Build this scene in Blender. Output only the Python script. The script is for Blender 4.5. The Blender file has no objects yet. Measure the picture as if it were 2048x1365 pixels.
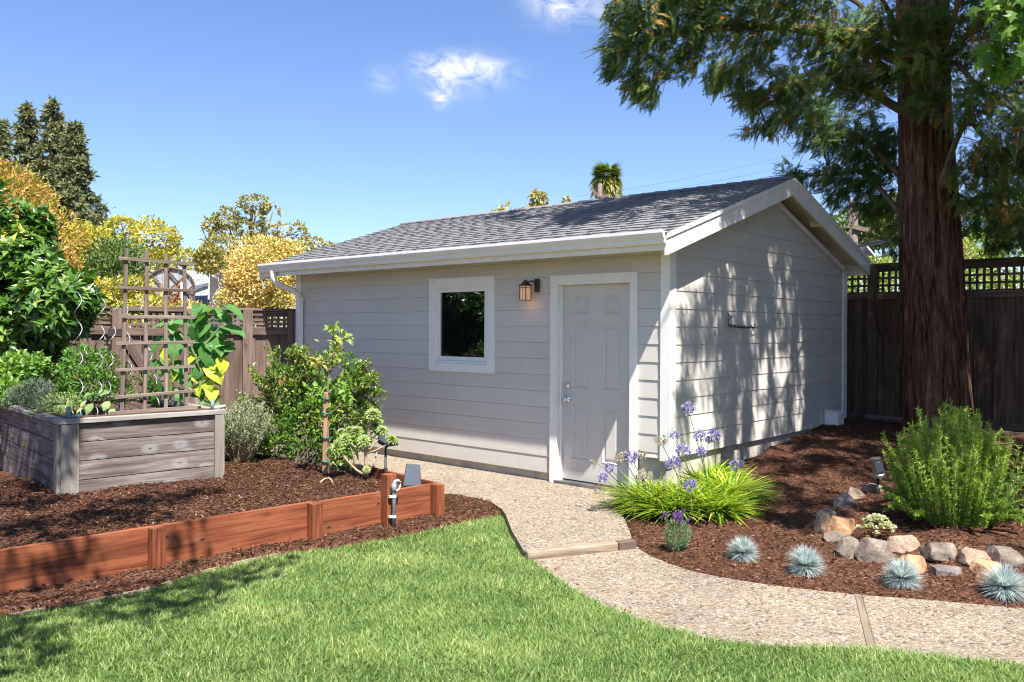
import bpy, math, random
import numpy as np
from mathutils import Matrix, Vector

SC = bpy.context.scene
COL = SC.collection
R = math.radians
rng = np.random.default_rng(7)
random.seed(7)

# ------------------------------------------------------------------ camera, sky, sun, exposure
F_PX, CY_PX, ROLL, CAM_Z = 1680.75, 659.38, R(0.3095), 1.68
cam_d = bpy.data.cameras.new('camera')
cam = bpy.data.objects.new('camera', cam_d)
COL.objects.link(cam)
cam_d.sensor_width = 36
cam_d.lens = F_PX / 2048 * 36
cam_d.shift_y = -(682.5 - CY_PX) / 2048
cam_d.clip_end = 2000
cam_d.clip_start = 0.05
cam.location = (0, 0, CAM_Z)
cam.rotation_euler = (Matrix.Rotation(R(90), 3, 'X') @ Matrix.Rotation(ROLL, 3, 'Z')).to_euler()
SC.camera = cam

SUN = Vector((.455, -.996, 1.827)).normalized()          # towards the sun
world = bpy.data.worlds.new('World')
SC.world = world
world.use_nodes = True
wn, wl = world.node_tree.nodes, world.node_tree.links
wn.clear()
w_out = wn.new('ShaderNodeOutputWorld')
w_bg = wn.new('ShaderNodeBackground')
w_sky = wn.new('ShaderNodeTexSky')
w_sky.sky_type = 'NISHITA'
w_sky.sun_disc = False
w_sky.sun_elevation = math.asin(SUN.z)
w_sky.sun_rotation = math.atan2(SUN.x, SUN.y)
w_sky.air_density = 1.0
w_sky.dust_density = 0.35
w_sky.ozone_density = 3.0
w_bg.inputs['Strength'].default_value = 0.071
wl.new(w_bg.outputs[0], w_out.inputs[0])

sun_d = bpy.data.lights.new('sun', 'SUN')
sun_d.energy = 5.0
sun_d.angle = R(0.55)
sun_d.color = (1.0, 0.97, 0.925)
sun = bpy.data.objects.new('sun', sun_d)
COL.objects.link(sun)
sun.rotation_euler = (-SUN).to_track_quat('-Z', 'Y').to_euler()
sun.location = (8, -20, 40)

SC.view_settings.view_transform = 'Standard'
SC.view_settings.look = 'None'
SC.view_settings.gamma = 1
SC.view_settings.use_curve_mapping = False
SC.view_settings.exposure = 1.30
SC.render.engine = 'CYCLES'
SC.cycles.max_bounces = 8
SC.cycles.transparent_max_bounces = 16
SC.cycles.caustics_reflective = False
SC.cycles.caustics_refractive = False
SC.cycles.pixel_filter_type = 'BLACKMAN_HARRIS'
SC.cycles.filter_width = 1.15
SC.cycles.use_denoising = True

# ------------------------------------------------------------------ measuring helpers (photo pixels -> metres)
def ray(u, v):
    a, b = u - 1024, v - CY_PX
    c, s = math.cos(ROLL), math.sin(ROLL)
    return Vector(((c * a + s * b) / F_PX, 1.0, -(-s * a + c * b) / F_PX))
def gp(u, v, z=0.0):
    r = ray(u, v); t = (z - CAM_Z) / r.z
    return Vector((r.x * t, r.y * t, z))
def at(u, v, Y):
    r = ray(u, v)
    return Vector((r.x * Y, Y, CAM_Z + r.z * Y))
def pxm(Y): return Y / F_PX                                # metres per photo pixel at depth Y
YAW = R(41.4365)
SHED_O = Vector((1.5032, 8.0515, 0))
EX = Vector((math.cos(YAW), -math.sin(YAW), 0)); EY = Vector((math.sin(YAW), math.cos(YAW), 0))
def shw(x, y, z=0): return SHED_O + EX * x + EY * y + Vector((0, 0, z))
def shl(P):
    d = Vector(P) - SHED_O
    return d.dot(EX), d.dot(EY)

# ------------------------------------------------------------------ materials
MATS = {}
def _nt(name):
    m = bpy.data.materials.new(name); m.use_nodes = True
    nt = m.node_tree; nt.nodes.clear()
    out = nt.nodes.new('ShaderNodeOutputMaterial')
    bs = nt.nodes.new('ShaderNodeBsdfPrincipled')
    nt.links.new(bs.outputs[0], out.inputs[0])
    MATS[name] = m
    return m, nt, bs, out
def N(nt, t, **kw):
    n = nt.nodes.new(t)
    for k, v in kw.items():
        if k.startswith('i_'): n.inputs[k[2:].replace('_', ' ')].default_value = v
        else: setattr(n, k, v)
    return n
def L(nt, a, b): nt.links.new(a, b)
def ramp(nt, src, stops, interp='LINEAR'):
    r = nt.nodes.new('ShaderNodeValToRGB')
    r.color_ramp.interpolation = interp
    el = r.color_ramp.elements
    while len(el) < len(stops): el.new(0.5)
    for e, (p, c) in zip(el, stops):
        e.position = p
        e.color = (c[0], c[1], c[2], 1) if len(c) == 3 else c
    if src is not None: L(nt, src, r.inputs[0])
    return r
def mixc(nt, a, b, fac, mode='MIX'):
    m = nt.nodes.new('ShaderNodeMix'); m.data_type = 'RGBA'; m.blend_type = mode
    for i, v in ((0, fac), (6, a), (7, b)):
        if isinstance(v, (int, float)): m.inputs[i].default_value = v
        elif isinstance(v, (tuple, list)): m.inputs[i].default_value = (*v[:3], 1)
        else: L(nt, v, m.inputs[i])
    return m.outputs[2]
def math_(nt, op, a, b=None, clamp=False):
    m = nt.nodes.new('ShaderNodeMath'); m.operation = op; m.use_clamp = clamp
    for i, v in enumerate((a, b)):
        if v is None: continue
        if isinstance(v, (int, float)): m.inputs[i].default_value = v
        else: L(nt, v, m.inputs[i])
    return m.outputs[0]
def coords(nt, scale=(1, 1, 1), kind='Object', shift=True):
    tc = nt.nodes.new('ShaderNodeTexCoord')
    mp = nt.nodes.new('ShaderNodeMapping')
    mp.inputs['Scale'].default_value = scale
    L(nt, tc.outputs[kind], mp.inputs[0])
    if shift:
        oi = nt.nodes.new('ShaderNodeObjectInfo')
        vm = nt.nodes.new('ShaderNodeVectorMath'); vm.operation = 'SCALE'
        vm.inputs[0].default_value = (37.1, 17.7, 53.3)
        L(nt, oi.outputs['Random'], vm.inputs['Scale'])
        L(nt, vm.outputs[0], mp.inputs['Location'])
    return mp.outputs[0]
def noise(nt, vec, scale, detail=4, rough=.55, dist=0):
    n = nt.nodes.new('ShaderNodeTexNoise')
    n.inputs['Scale'].default_value = scale; n.inputs['Detail'].default_value = detail
    n.inputs['Roughness'].default_value = rough; n.inputs['Distortion'].default_value = dist
    if vec is not None: L(nt, vec, n.inputs['Vector'])
    return n.outputs['Fac']
def bump(nt, bs, h, strength=.3, dist=.01):
    b = nt.nodes.new('ShaderNodeBump')
    b.inputs['Strength'].default_value = strength; b.inputs['Distance'].default_value = dist
    L(nt, h, b.inputs['Height']); L(nt, b.outputs[0], bs.inputs['Normal'])

def plain(name, col, rough=.5, var=.06, metal=0, bscale=40, bstr=.08, spec=.5, nscale=6):
    m, nt, bs, out = _nt(name)
    v = coords(nt)
    n1 = noise(nt, v, nscale, 5)
    lo = tuple(max(0, c * (1 - var * 1.6)) for c in col); hi = tuple(min(1, c * (1 + var)) for c in col)
    r = ramp(nt, n1, [(.3, lo), (.7, hi)])
    L(nt, r.outputs[0], bs.inputs['Base Color'])
    bs.inputs['Roughness'].default_value = rough; bs.inputs['Metallic'].default_value = metal
    bs.inputs['Specular IOR Level'].default_value = spec
    bump(nt, bs, noise(nt, v, bscale, 3), bstr, .004)
    return m

def wood(name, dark, mid, light, rough=.8, stretch=22, knots=0, objvar=.35, bstr=.35, scale=1.0, halo=(.5, .48, .46), ks=1.0):
    m, nt, bs, out = _nt(name)
    v = coords(nt, (scale * 1.0, scale * stretch, scale * stretch))
    vd = coords(nt, (scale, scale * 5, scale * 5))
    g = noise(nt, v, 2.2, 6, .62, .6)
    big = noise(nt, vd, 1.3, 3, .5)
    f = math_(nt, 'ADD', math_(nt, 'MULTIPLY', g, .65), math_(nt, 'MULTIPLY', big, .35))
    r = ramp(nt, f, [(.36, dark), (.5, mid), (.66, light)])
    col = r.outputs[0]
    oi = nt.nodes.new('ShaderNodeObjectInfo')
    br = math_(nt, 'ADD', math_(nt, 'MULTIPLY', oi.outputs['Random'], objvar), 1 - objvar / 2)
    hs = nt.nodes.new('ShaderNodeHueSaturation')
    L(nt, col, hs.inputs['Color']); L(nt, br, hs.inputs['Value'])
    col = hs.outputs[0]
    if knots:
        vk0 = coords(nt, (scale * 4.2, scale * 9, scale * 7.5))
        sx = nt.nodes.new('ShaderNodeSeparateXYZ'); L(nt, vk0, sx.inputs[0]); cx = nt.nodes.new('ShaderNodeCombineXYZ'); L(nt, sx.outputs[0], cx.inputs[0]); L(nt, sx.outputs[2], cx.inputs[1])
        vo = nt.nodes.new('ShaderNodeTexVoronoi'); vo.voronoi_dimensions = '2D'; vo.inputs['Scale'].default_value = 1.0
        L(nt, cx.outputs[0], vo.inputs['Vector'])
        d = vo.outputs['Distance']
        sel = math_(nt, 'GREATER_THAN', nt_sep(nt, vo.outputs['Color']), 1 - knots)
        rn = noise(nt, v, 3, 3)
        ring = ramp(nt, math_(nt, 'ADD', d, math_(nt, 'MULTIPLY', rn, .12)), [(.07 * ks, (1, 1, 1)), (.13 * ks, (.35, .35, .35)), (.30 * ks, (0, 0, 0))])
        hal = ramp(nt, math_(nt, 'ADD', d, math_(nt, 'MULTIPLY', rn, .25)), [(.15, (1, 1, 1)), (.5, (0, 0, 0))])
        col = mixc(nt, col, halo, math_(nt, 'MULTIPLY', math_(nt, 'MULTIPLY', hal.outputs[0], sel), .6))
        col = mixc(nt, col, tuple(c * .6 for c in dark), math_(nt, 'MULTIPLY', ring.outputs[0], sel))
    L(nt, col, bs.inputs['Base Color'])
    bs.inputs['Roughness'].default_value = rough
    bs.inputs['Specular IOR Level'].default_value = .25
    bump(nt, bs, g, bstr, .006)
    return m
def nt_sep(nt, colsock):
    s = nt.nodes.new('ShaderNodeSeparateColor'); L(nt, colsock, s.inputs[0]); return s.outputs[0]

def leafmat(name, stops, rough=.45, trans=.35, spec=.4, tint=(1.25, 1.25, .55)):
    """colour from the per-leaf attribute 'rnd'; part of the light passes through the blade"""
    m, nt, bs, out = _nt(name)
    a = nt.nodes.new('ShaderNodeAttribute'); a.attribute_name = 'rnd'
    r = ramp(nt, a.outputs['Fac'], stops)
    L(nt, r.outputs[0], bs.inputs['Base Color'])
    bs.inputs['Roughness'].default_value = rough
    bs.inputs['Specular IOR Level'].default_value = spec
    tr = nt.nodes.new('ShaderNodeBsdfTranslucent')
    L(nt, mixc(nt, r.outputs[0], tint, 1.0, 'MULTIPLY'), tr.inputs[0])
    mx = nt.nodes.new('ShaderNodeMixShader'); mx.inputs[0].default_value = trans
    L(nt, bs.outputs[0], mx.inputs[1]); L(nt, tr.outputs[0], mx.inputs[2]); L(nt, mx.outputs[0], out.inputs[0])
    return m

# ------------------------------------------------------------------ mesh building
class MB:
    def __init__(s): s.V = []; s.P = []; s.n = 0; s.A = []
    def add(s, v, polys, rnd=0.5):
        v = np.asarray(v, float).reshape(-1, 3)
        if isinstance(polys, np.ndarray): polys = [polys]
        else:
            d = {}
            for p in polys: d.setdefault(len(p), []).append(p)
            polys = [np.asarray(p) for p in d.values()]
        for p in polys: s.P.append(p + s.n)
        s.V.append(v)
        s.A.append(np.full(len(v), rnd) if np.isscalar(rnd) else np.asarray(rnd, float))
        s.n += len(v)
        return s
    def box(s, x0, x1, y0, y1, z0, z1, rnd=.5):
        v = [(x, y, z) for x in (x0, x1) for y in (y0, y1) for z in (z0, z1)]
        return s.add(v, [(0, 1, 3, 2), (4, 6, 7, 5), (0, 4, 5, 1), (2, 3, 7, 6), (0, 2, 6, 4), (1, 5, 7, 3)], rnd)
    def prism(s, poly, a0, a1, axis=0, rnd=.5):
        """polygon in the two other axes swept along axis; (axis 0: poly=(y,z); 1: (x,z); 2: (x,y))"""
        n = len(poly)
        def pt(p, a):
            return (a, p[0], p[1]) if axis == 0 else (p[0], a, p[1]) if axis == 1 else (p[0], p[1], a)
        v = [pt(p, a0) for p in poly] + [pt(p, a1) for p in poly]
        f = [tuple(range(n))[::-1], tuple(range(n, 2 * n))] + [(i, (i + 1) % n, n + (i + 1) % n, n + i) for i in range(n)]
        return s.add(v, f, rnd)
    def tube(s, pts, rad, sides=7, rnd=.5, caps=True):
        pts = [np.asarray(p, float) for p in pts]; n = len(pts)
        rad = [rad] * n if np.isscalar(rad) else rad
        up = np.array([.13, .27, .95]); vs = []
        for i, p in enumerate(pts):
            t = pts[min(i + 1, n - 1)] - pts[max(i - 1, 0)]; t = t / (np.linalg.norm(t) + 1e-9)
            a = np.cross(t, up)
            if np.linalg.norm(a) < .1: a = np.cross(t, (1, 0, 0))
            a /= np.linalg.norm(a); b = np.cross(t, a)
            for k in range(sides):
                th = 2 * math.pi * k / sides
                vs.append(p + rad[i] * (a * math.cos(th) + b * math.sin(th)))
        f = []
        for i in range(n - 1):
            for k in range(sides):
                k2 = (k + 1) % sides
                f.append((i * sides + k, i * sides + k2, (i + 1) * sides + k2, (i + 1) * sides + k))
        if caps: f += [tuple(range(sides))[::-1], tuple(range((n - 1) * sides, n * sides))]
        return s.add(vs, f, rnd)
    def lathe(s, prof, c=(0, 0, 0), sides=16, M=None, rnd=.5):
        vs = []
        for r_, z in prof:
            for k in range(sides):
                th = 2 * math.pi * k / sides
                p = Vector((r_ * math.cos(th), r_ * math.sin(th), z))
                if M is not None: p = M @ p
                vs.append((p.x + c[0], p.y + c[1], p.z + c[2]))
        n = len(prof); f = []
        for i in range(n - 1):
            for k in range(sides):
                k2 = (k + 1) % sides
                f.append((i * sides + k, i * sides + k2, (i + 1) * sides + k2, (i + 1) * sides + k))
        f += [tuple(range(sides))[::-1], tuple(range((n - 1) * sides, n * sides))]
        return s.add(vs, f, rnd)
    def mesh(s, name, smooth=False):
        me = bpy.data.meshes.new(name)
        v = np.concatenate(s.V); P = [p for p in s.P if len(p)]
        loops = np.concatenate([p.ravel() for p in P])
        tot = np.concatenate([np.full(len(p), p.shape[1]) for p in P])
        st = np.concatenate([[0], np.cumsum(tot)[:-1]])
        me.vertices.add(len(v)); me.vertices.foreach_set('co', v.astype(np.float32).ravel())
        me.loops.add(len(loops)); me.loops.foreach_set('vertex_index', loops.astype(np.int32))
        me.polygons.add(len(tot)); me.polygons.foreach_set('loop_start', st.astype(np.int32))
        me.polygons.foreach_set('loop_total', tot.astype(np.int32))
        me.polygons.foreach_set('use_smooth', np.full(len(tot), bool(smooth)))
        a = me.attributes.new('rnd', 'FLOAT', 'POINT'); a.data.foreach_set('value', np.concatenate(s.A).astype(np.float32))
        me.update(calc_edges=True); me.validate()
        return me
    def build(s, name, m, parent=None, smooth=False, mat_world=None, bevel=0):
        return link(name, s.mesh(name, smooth), m, parent, mat_world, bevel)
def link(name, me, m, parent=None, M=None, bevel=0):
    o = bpy.data.objects.new(name, me)
    if m is not None and not me.materials: me.materials.append(MATS[m] if isinstance(m, str) else m)
    COL.objects.link(o)
    if parent is not None: o.parent = parent
    if M is not None: o.matrix_local = M
    if bevel:
        b = o.modifiers.new('bevel', 'BEVEL'); b.width = bevel; b.segments = 2; b.limit_method = 'ANGLE'; b.angle_limit = R(40)
    return o
def tag(o, label, cat, group=None):
    o['label'] = label; o['category'] = cat
    if group: o['group'] = group
    return o
def kind(o, k): o['kind'] = k; return o
def thing(name, label, cat, loc=(0, 0, 0), rz=0, group=None):
    o = bpy.data.objects.new(name, None); COL.objects.link(o)
    o.empty_display_size = .1
    o.location = loc; o.rotation_euler = (0, 0, rz)
    return tag(o, label, cat, group)
_plank = {}
def beam(name, parent, p0, p1, w, t, m, up=(0, 0, 1), bevel=.003, label=None, smooth=False):
    """a board from p0 to p1 in the parent's frame: w along up, t across; the mesh's own x runs along the grain"""
    p0, p1 = Vector(p0), Vector(p1); ln = (p1 - p0).length
    key = (round(ln, 3), round(w, 4), round(t, 4), str(m), name)
    me = _plank.get(key)
    if me is None:
        me = MB().box(-ln / 2, ln / 2, -t / 2, t / 2, -w / 2, w / 2).mesh(name); _plank[key] = me
    x = (p1 - p0).normalized(); upv = Vector(up)
    y = upv.cross(x); y.normalize(); z = x.cross(y)
    M = Matrix(((x.x, y.x, z.x, 0), (x.y, y.y, z.y, 0), (x.z, y.z, z.z, 0), (0, 0, 0, 1)))
    M = Matrix.Translation((p0 + p1) / 2) @ M
    o = link(name, me, m, parent, M, bevel)
    if label: o['label'] = label
    return o

# ------------------------------------------------------------------ foliage helpers (numpy)
def nrm(a): return a / (np.linalg.norm(a, axis=-1, keepdims=True) + 1e-9)
def rdir(n, g=None): return nrm((g or rng).normal(size=(n, 3)))
def snoise(p, f, seed=0):
    g = np.random.default_rng(seed); out = np.zeros(len(p))
    for k in range(7):
        d = g.normal(size=3) * f; out += np.sin(p @ d + g.uniform(0, 6.28))
    return out / 3.5
LEAF_V = np.array([(0, 0, 0), (.45, .5, .09), (1, 0, -.12), (.45, -.5, .09), (.5, 0, 0)])
LEAF_F = np.array([(0, 4, 1, 1), (0, 3, 4, 4)])
T_LEAF = (LEAF_V, [np.array([(0, 1, 2, 4), (0, 4, 2, 3)])])
T_QUAD = (np.array([(0, 0, 0), (.5, .5, .05), (1, 0, -.05), (.5, -.5, .05)]), [np.array([(0, 1, 2, 3)])])
T_OVAL = (np.array([(0, 0, 0), (.25, .42, .06), (.62, .48, .05), (1, 0, -.16), (.62, -.48, .05), (.25, -.42, .06), (.3, 0, 0), (.65, 0, -.02)]),
          [np.array([(0, 6, 1, 1), ])[:, :3], np.array([(0, 5, 6)]), np.array([(1, 6, 7, 2), (6, 5, 4, 7)]), np.array([(2, 7, 3), (7, 4, 3)])])
def blade_t(nseg=3, droop=.35, w0=1.0):
    v = []; f = []
    for i in range(nseg + 1):
        t = i / nseg; wd = w0 * (1 - t ** 2.2) * .5 + .02; zz = -droop * t * t
        v += [(t, wd, zz), (t, -wd, zz)]
        if i: f.append((2 * i - 2, 2 * i, 2 * i + 1, 2 * i - 1))
    return np.array(v), [np.array(f)]
def put(mb, tpl, pos, axis, nor, length, width, rnd):
    """copies of a leaf template: x along axis, z along nor"""
    tv, tf = tpl; n = len(pos)
    if n == 0: return
    x = nrm(axis); y = nrm(np.cross(nor, x)); z = np.cross(x, y)
    ln = np.broadcast_to(length, n)[:, None, None]; wd = np.broadcast_to(width, n)[:, None, None]
    v = pos[:, None, :] + ln * tv[None, :, 0:1] * x[:, None, :] + wd * tv[None, :, 1:2] * y[:, None, :] + ln * tv[None, :, 2:3] * z[:, None, :]
    k = len(tv); off = (np.arange(n) * k)
    mb.add(v.reshape(-1, 3), [(f[None] + off[:, None, None]).reshape(-1, f.shape[1]) for f in tf], np.repeat(np.broadcast_to(rnd, n), k))
_old_add = MB.add
def _add(s, v, polys, rnd=0.5):
    if isinstance(polys, list) and polys and isinstance(polys[0], np.ndarray):
        v = np.asarray(v, float).reshape(-1, 3)
        for p in polys: s.P.append(p + s.n)
        s.V.append(v); s.A.append(np.full(len(v), rnd) if np.isscalar(rnd) else np.asarray(rnd, float)); s.n += len(v)
        return s
    return _old_add(s, v, polys, rnd)
MB.add = _add

def blob(mb, c, rad, n, ln, wd, up=.4, out=.8, gap=.0, gf=3.0, seed=0, rb=(0, 1), tpl=T_LEAF, shell=.55, jit=.7, flat=0, whorl=0):
    """leaves through an ellipsoid: denser toward its skin, with gaps, pointing outward and up or down"""
    c = np.asarray(c, float); rad = np.asarray(rad if not np.isscalar(rad) else (rad,) * 3, float)
    tone = lambda q: np.clip(rb[0] + (rb[1] - rb[0]) * (rng.uniform(0, 1, len(q)) * .62 + .19 + .20 * snoise(q, gf * .8, seed + 9)), 0, 1)
    d = rdir(n); r = rng.uniform(0, 1, n) ** (1 / 3) * (1 - shell) + shell * rng.uniform(.75, 1.05, n)
    r = np.minimum(r, 1.06) * (1 + .22 * snoise(d, 2.3, seed) + .12 * snoise(d, 6.5, seed + 3))
    p = c + d * rad * r[:, None]
    if gap > 0:
        k = snoise(p, gf, seed + 5) > (gap * 2 - 1)
        p, d = p[k], d[k]; n = len(p)
    if whorl:                                              # leaves in rosettes at the shoot tips
        p, d = p[::2], d[::2]; m_ = len(p); f = nrm(d * .8 + rdir(m_) * .45 + np.array([0, 0, .55])); a1 = nrm(np.cross(f, rdir(m_))); a2 = np.cross(f, a1)
        for k in range(whorl):
            an = 6.283 * k / whorl + rng.uniform(0, .6, m_); el = rng.uniform(.1, .9, m_)
            dd = (a1 * np.cos(an)[:, None] + a2 * np.sin(an)[:, None]) * np.cos(el)[:, None] + f * np.sin(el)[:, None]
            put(mb, tpl, p + f * .01 * k, dd, nrm(f - dd * (dd * f).sum(1, keepdims=True) + rdir(m_) * .15), ln * rng.uniform(.6, 1.2, m_), wd * rng.uniform(.8, 1.2, m_), tone(p))
        return
    ax = nrm(d * out + rdir(n) * jit + np.array([0, 0, up]))
    no = nrm(d * .5 + rdir(n) * .6 + np.array([0, 0, .7]))
    put(mb, tpl, p, ax, no, ln * rng.uniform(.6, 1.25, n), wd * rng.uniform(.7, 1.2, n), tone(p))
def curve(p0, p1, sag=0, n=8, wob=0, seed=0):
    g = np.random.default_rng(seed); p0, p1 = np.asarray(p0, float), np.asarray(p1, float); out = []
    for i in range(n + 1):
        t = i / n; p = p0 * (1 - t) + p1 * t; p = p + np.array([0, 0, -4 * sag * t * (1 - t)])
        if wob and 0 < i < n: p = p + g.normal(size=3) * wob
        out.append(p)
    return out
def inpoly(p, poly):
    x, y = p[:, 0], p[:, 1]; ins = np.zeros(len(p), bool); n = len(poly); j = n - 1
    for i in range(n):
        xi, yi = poly[i]; xj, yj = poly[j]
        c = ((yi > y) != (yj > y)) & (x < (xj - xi) * (y - yi) / (yj - yi + 1e-12) + xi)
        ins ^= c; j = i
    return ins
def smooth_poly(pts, k=4):
    """Catmull-Rom through the points (open)"""
    P = [np.asarray(p, float)[:2] for p in pts]; P = [2 * P[0] - P[1]] + P + [2 * P[-1] - P[-2]]; out = []
    for i in range(1, len(P) - 2):
        for q in range(k):
            t = q / k; a, b, c, d = P[i - 1], P[i], P[i + 1], P[i + 2]
            out.append(.5 * ((2 * b) + (c - a) * t + (2 * a - 5 * b + 4 * c - d) * t * t + (3 * b - a - 3 * c + d) * t ** 3))
    out.append(P[-2]); return [tuple(p) for p in out]
# ------------------------------------------------------------------ the materials of the place
plain('white_trim', (.84, .80, .735), .45, .03, bscale=60, bstr=.05)
plain('door_paint', (.61, .565, .505), .38, .03, bscale=90, bstr=.04)
plain('concrete', (.47, .42, .35), .9, .22, bscale=30, bstr=.4, nscale=5)
plain('dark_metal', (.045, .035, .03), .45, .2)
plain('black_plastic', (.02, .02, .022), .5, .2)
plain('grey_pvc', (.23, .25, .27), .45, .1)
plain('white_pvc', (.62, .63, .60), .45, .1)
plain('teal_plastic', (.10, .22, .22), .5, .15)
plain('green_tie', (.01, .16, .11), .5, .1)
plain('galvanised', (.30, .30, .29), .5, .2, metal=1)
plain('chrome', (.75, .75, .75), .12, .05, metal=1, bstr=.0)
plain('stucco', (.55, .50, .44), .9, .08, bstr=.3)
plain('far_stucco', (.70, .70, .68), .9, .05)
plain('far_roof', (.24, .235, .24), .9, .15, bstr=.3, nscale=3)
plain('skylight', (.05, .06, .08), .25, .1)
plain('bark_pale', (.20, .155, .115), .9, .25, bscale=18, bstr=.5)
plain('bark_dark', (.085, .06, .045), .9, .3, bscale=18, bstr=.5)
plain('twig', (.17, .11, .07), .8, .3)
plain('stem_green', (.16, .22, .07), .6, .2)
plain('stem_pale', (.36, .27, .16), .7, .2)
plain('wire', (.04, .04, .045), .6, .05)
plain('pole_wood', (.16, .12, .10), .9, .2)
plain('red_fruit', (.5, .04, .01), .3, .1)
plain('room_dark', (.045, .045, .05), .9, .1)

# painted fibre-cement siding with an embossed grain
def siding():
    m, nt, bs, out = _nt('siding')
    v = coords(nt, (1.6, 1.6, 34)); v2 = coords(nt, (.8, .8, .8))
    g = noise(nt, v, 3, 6, .6, 1.2); n2 = noise(nt, v2, 3, 4)
    r = ramp(nt, n2, [(.3, (.575, .532, .472)), (.7, (.62, .575, .512))])
    oi = nt.nodes.new('ShaderNodeObjectInfo')
    hs = nt.nodes.new('ShaderNodeHueSaturation'); L(nt, r.outputs[0], hs.inputs['Color'])
    L(nt, math_(nt, 'ADD', math_(nt, 'MULTIPLY', oi.outputs['Random'], .05), .975), hs.inputs['Value'])
    L(nt, hs.outputs[0], bs.inputs['Base Color'])
    bs.inputs['Roughness'].default_value = .55
    # splash dirt low on the wall
    sp = nt.nodes.new('ShaderNodeSeparateXYZ'); tc_ = nt.nodes.new('ShaderNodeTexCoord'); L(nt, tc_.outputs['Object'], sp.inputs[0])
    dn = noise(nt, coords(nt, (3, 3, 1.2), shift=False), 2.5, 6, .65)
    low = ramp(nt, math_(nt, 'ADD', sp.outputs[2], math_(nt, 'MULTIPLY', math_(nt, 'SUBTRACT', dn, .5), .5)), [(.15, (1, 1, 1)), (.52, (0, 0, 0))])
    st_ = ramp(nt, dn, [(.52, (0, 0, 0)), (.75, (1, 1, 1))])
    col = mixc(nt, hs.outputs[0], (.36, .31, .26), math_(nt, 'MULTIPLY', low.outputs[0], .30))
    col = mixc(nt, col, (.42, .39, .36), math_(nt, 'MULTIPLY', st_.outputs[0], .16))
    L(nt, col, bs.inputs['Base Color'])
    bump(nt, bs, g, .22, .004)
siding()

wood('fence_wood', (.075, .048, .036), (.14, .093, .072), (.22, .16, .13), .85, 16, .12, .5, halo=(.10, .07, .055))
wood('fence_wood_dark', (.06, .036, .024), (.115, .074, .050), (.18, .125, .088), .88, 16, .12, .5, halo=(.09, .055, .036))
wood('lattice_wood', (.08, .055, .044), (.14, .10, .082), (.21, .16, .135), .85, 14, 0, .35)
wood('bed_wood', (.075, .055, .046), (.155, .122, .104), (.28, .242, .22), .85, 26, .42, .3, scale=1.0, halo=(.50, .49, .48))
wood('bed_post', (.16, .135, .11), (.25, .215, .18), (.36, .32, .28), .85, 26, .06, .25)
wood('rim_wood', (.17, .145, .125), (.28, .245, .215), (.40, .37, .34), .85, 26, 0, .25)
wood('trellis_wood', (.10, .07, .055), (.19, .14, .11), (.30, .245, .205), .85, 24, 0, .3)
wood('red_wood', (.075, .020, .009), (.205, .058, .025), (.315, .108, .051), .7, 17, .20, .26, ks=1.4, halo=(.36, .14, .07))
wood('sleeper_wood', (.11, .065, .04), (.27, .20, .14), (.38, .315, .24), .9, 18, 0, .2, .6)
wood('joint_wood', (.12, .09, .065), (.21, .16, .12), (.29, .235, .19), .9, 18, 0, .2, .5)
wood('stake_wood', (.20, .10, .06), (.33, .18, .11), (.42, .26, .18), .8, 16, 0, .2)
wood('panel_wood', (.26, .26, .27), (.36, .36, .37), (.46, .46, .47), .85, 14, 0, .2)

def shingle():
    m, nt, bs, out = _nt('shingle')
    v = coords(nt, (1, 1, 1))
    sp = noise(nt, v, 260, 2, .7)
    a = nt.nodes.new('ShaderNodeAttribute'); a.attribute_name = 'rnd'
    base = ramp(nt, a.outputs['Fac'], [(0, (.155, .152, .152)), (.35, (.182, .178, .178)), (.7, (.20, .196, .194)), (1, (.222, .216, .212))])
    r = ramp(nt, sp, [(.3, (.72, .72, .73)), (.5, (1, 1, 1)), (.72, (1.3, 1.28, 1.26))])
    L(nt, mixc(nt, base.outputs[0], r.outputs[0], .8, 'MULTIPLY'), bs.inputs['Base Color'])
    bs.inputs['Roughness'].default_value = .9
    bs.inputs['Specular IOR Level'].default_value = .3
    bump(nt, bs, sp, .5, .003)
shingle()

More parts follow.
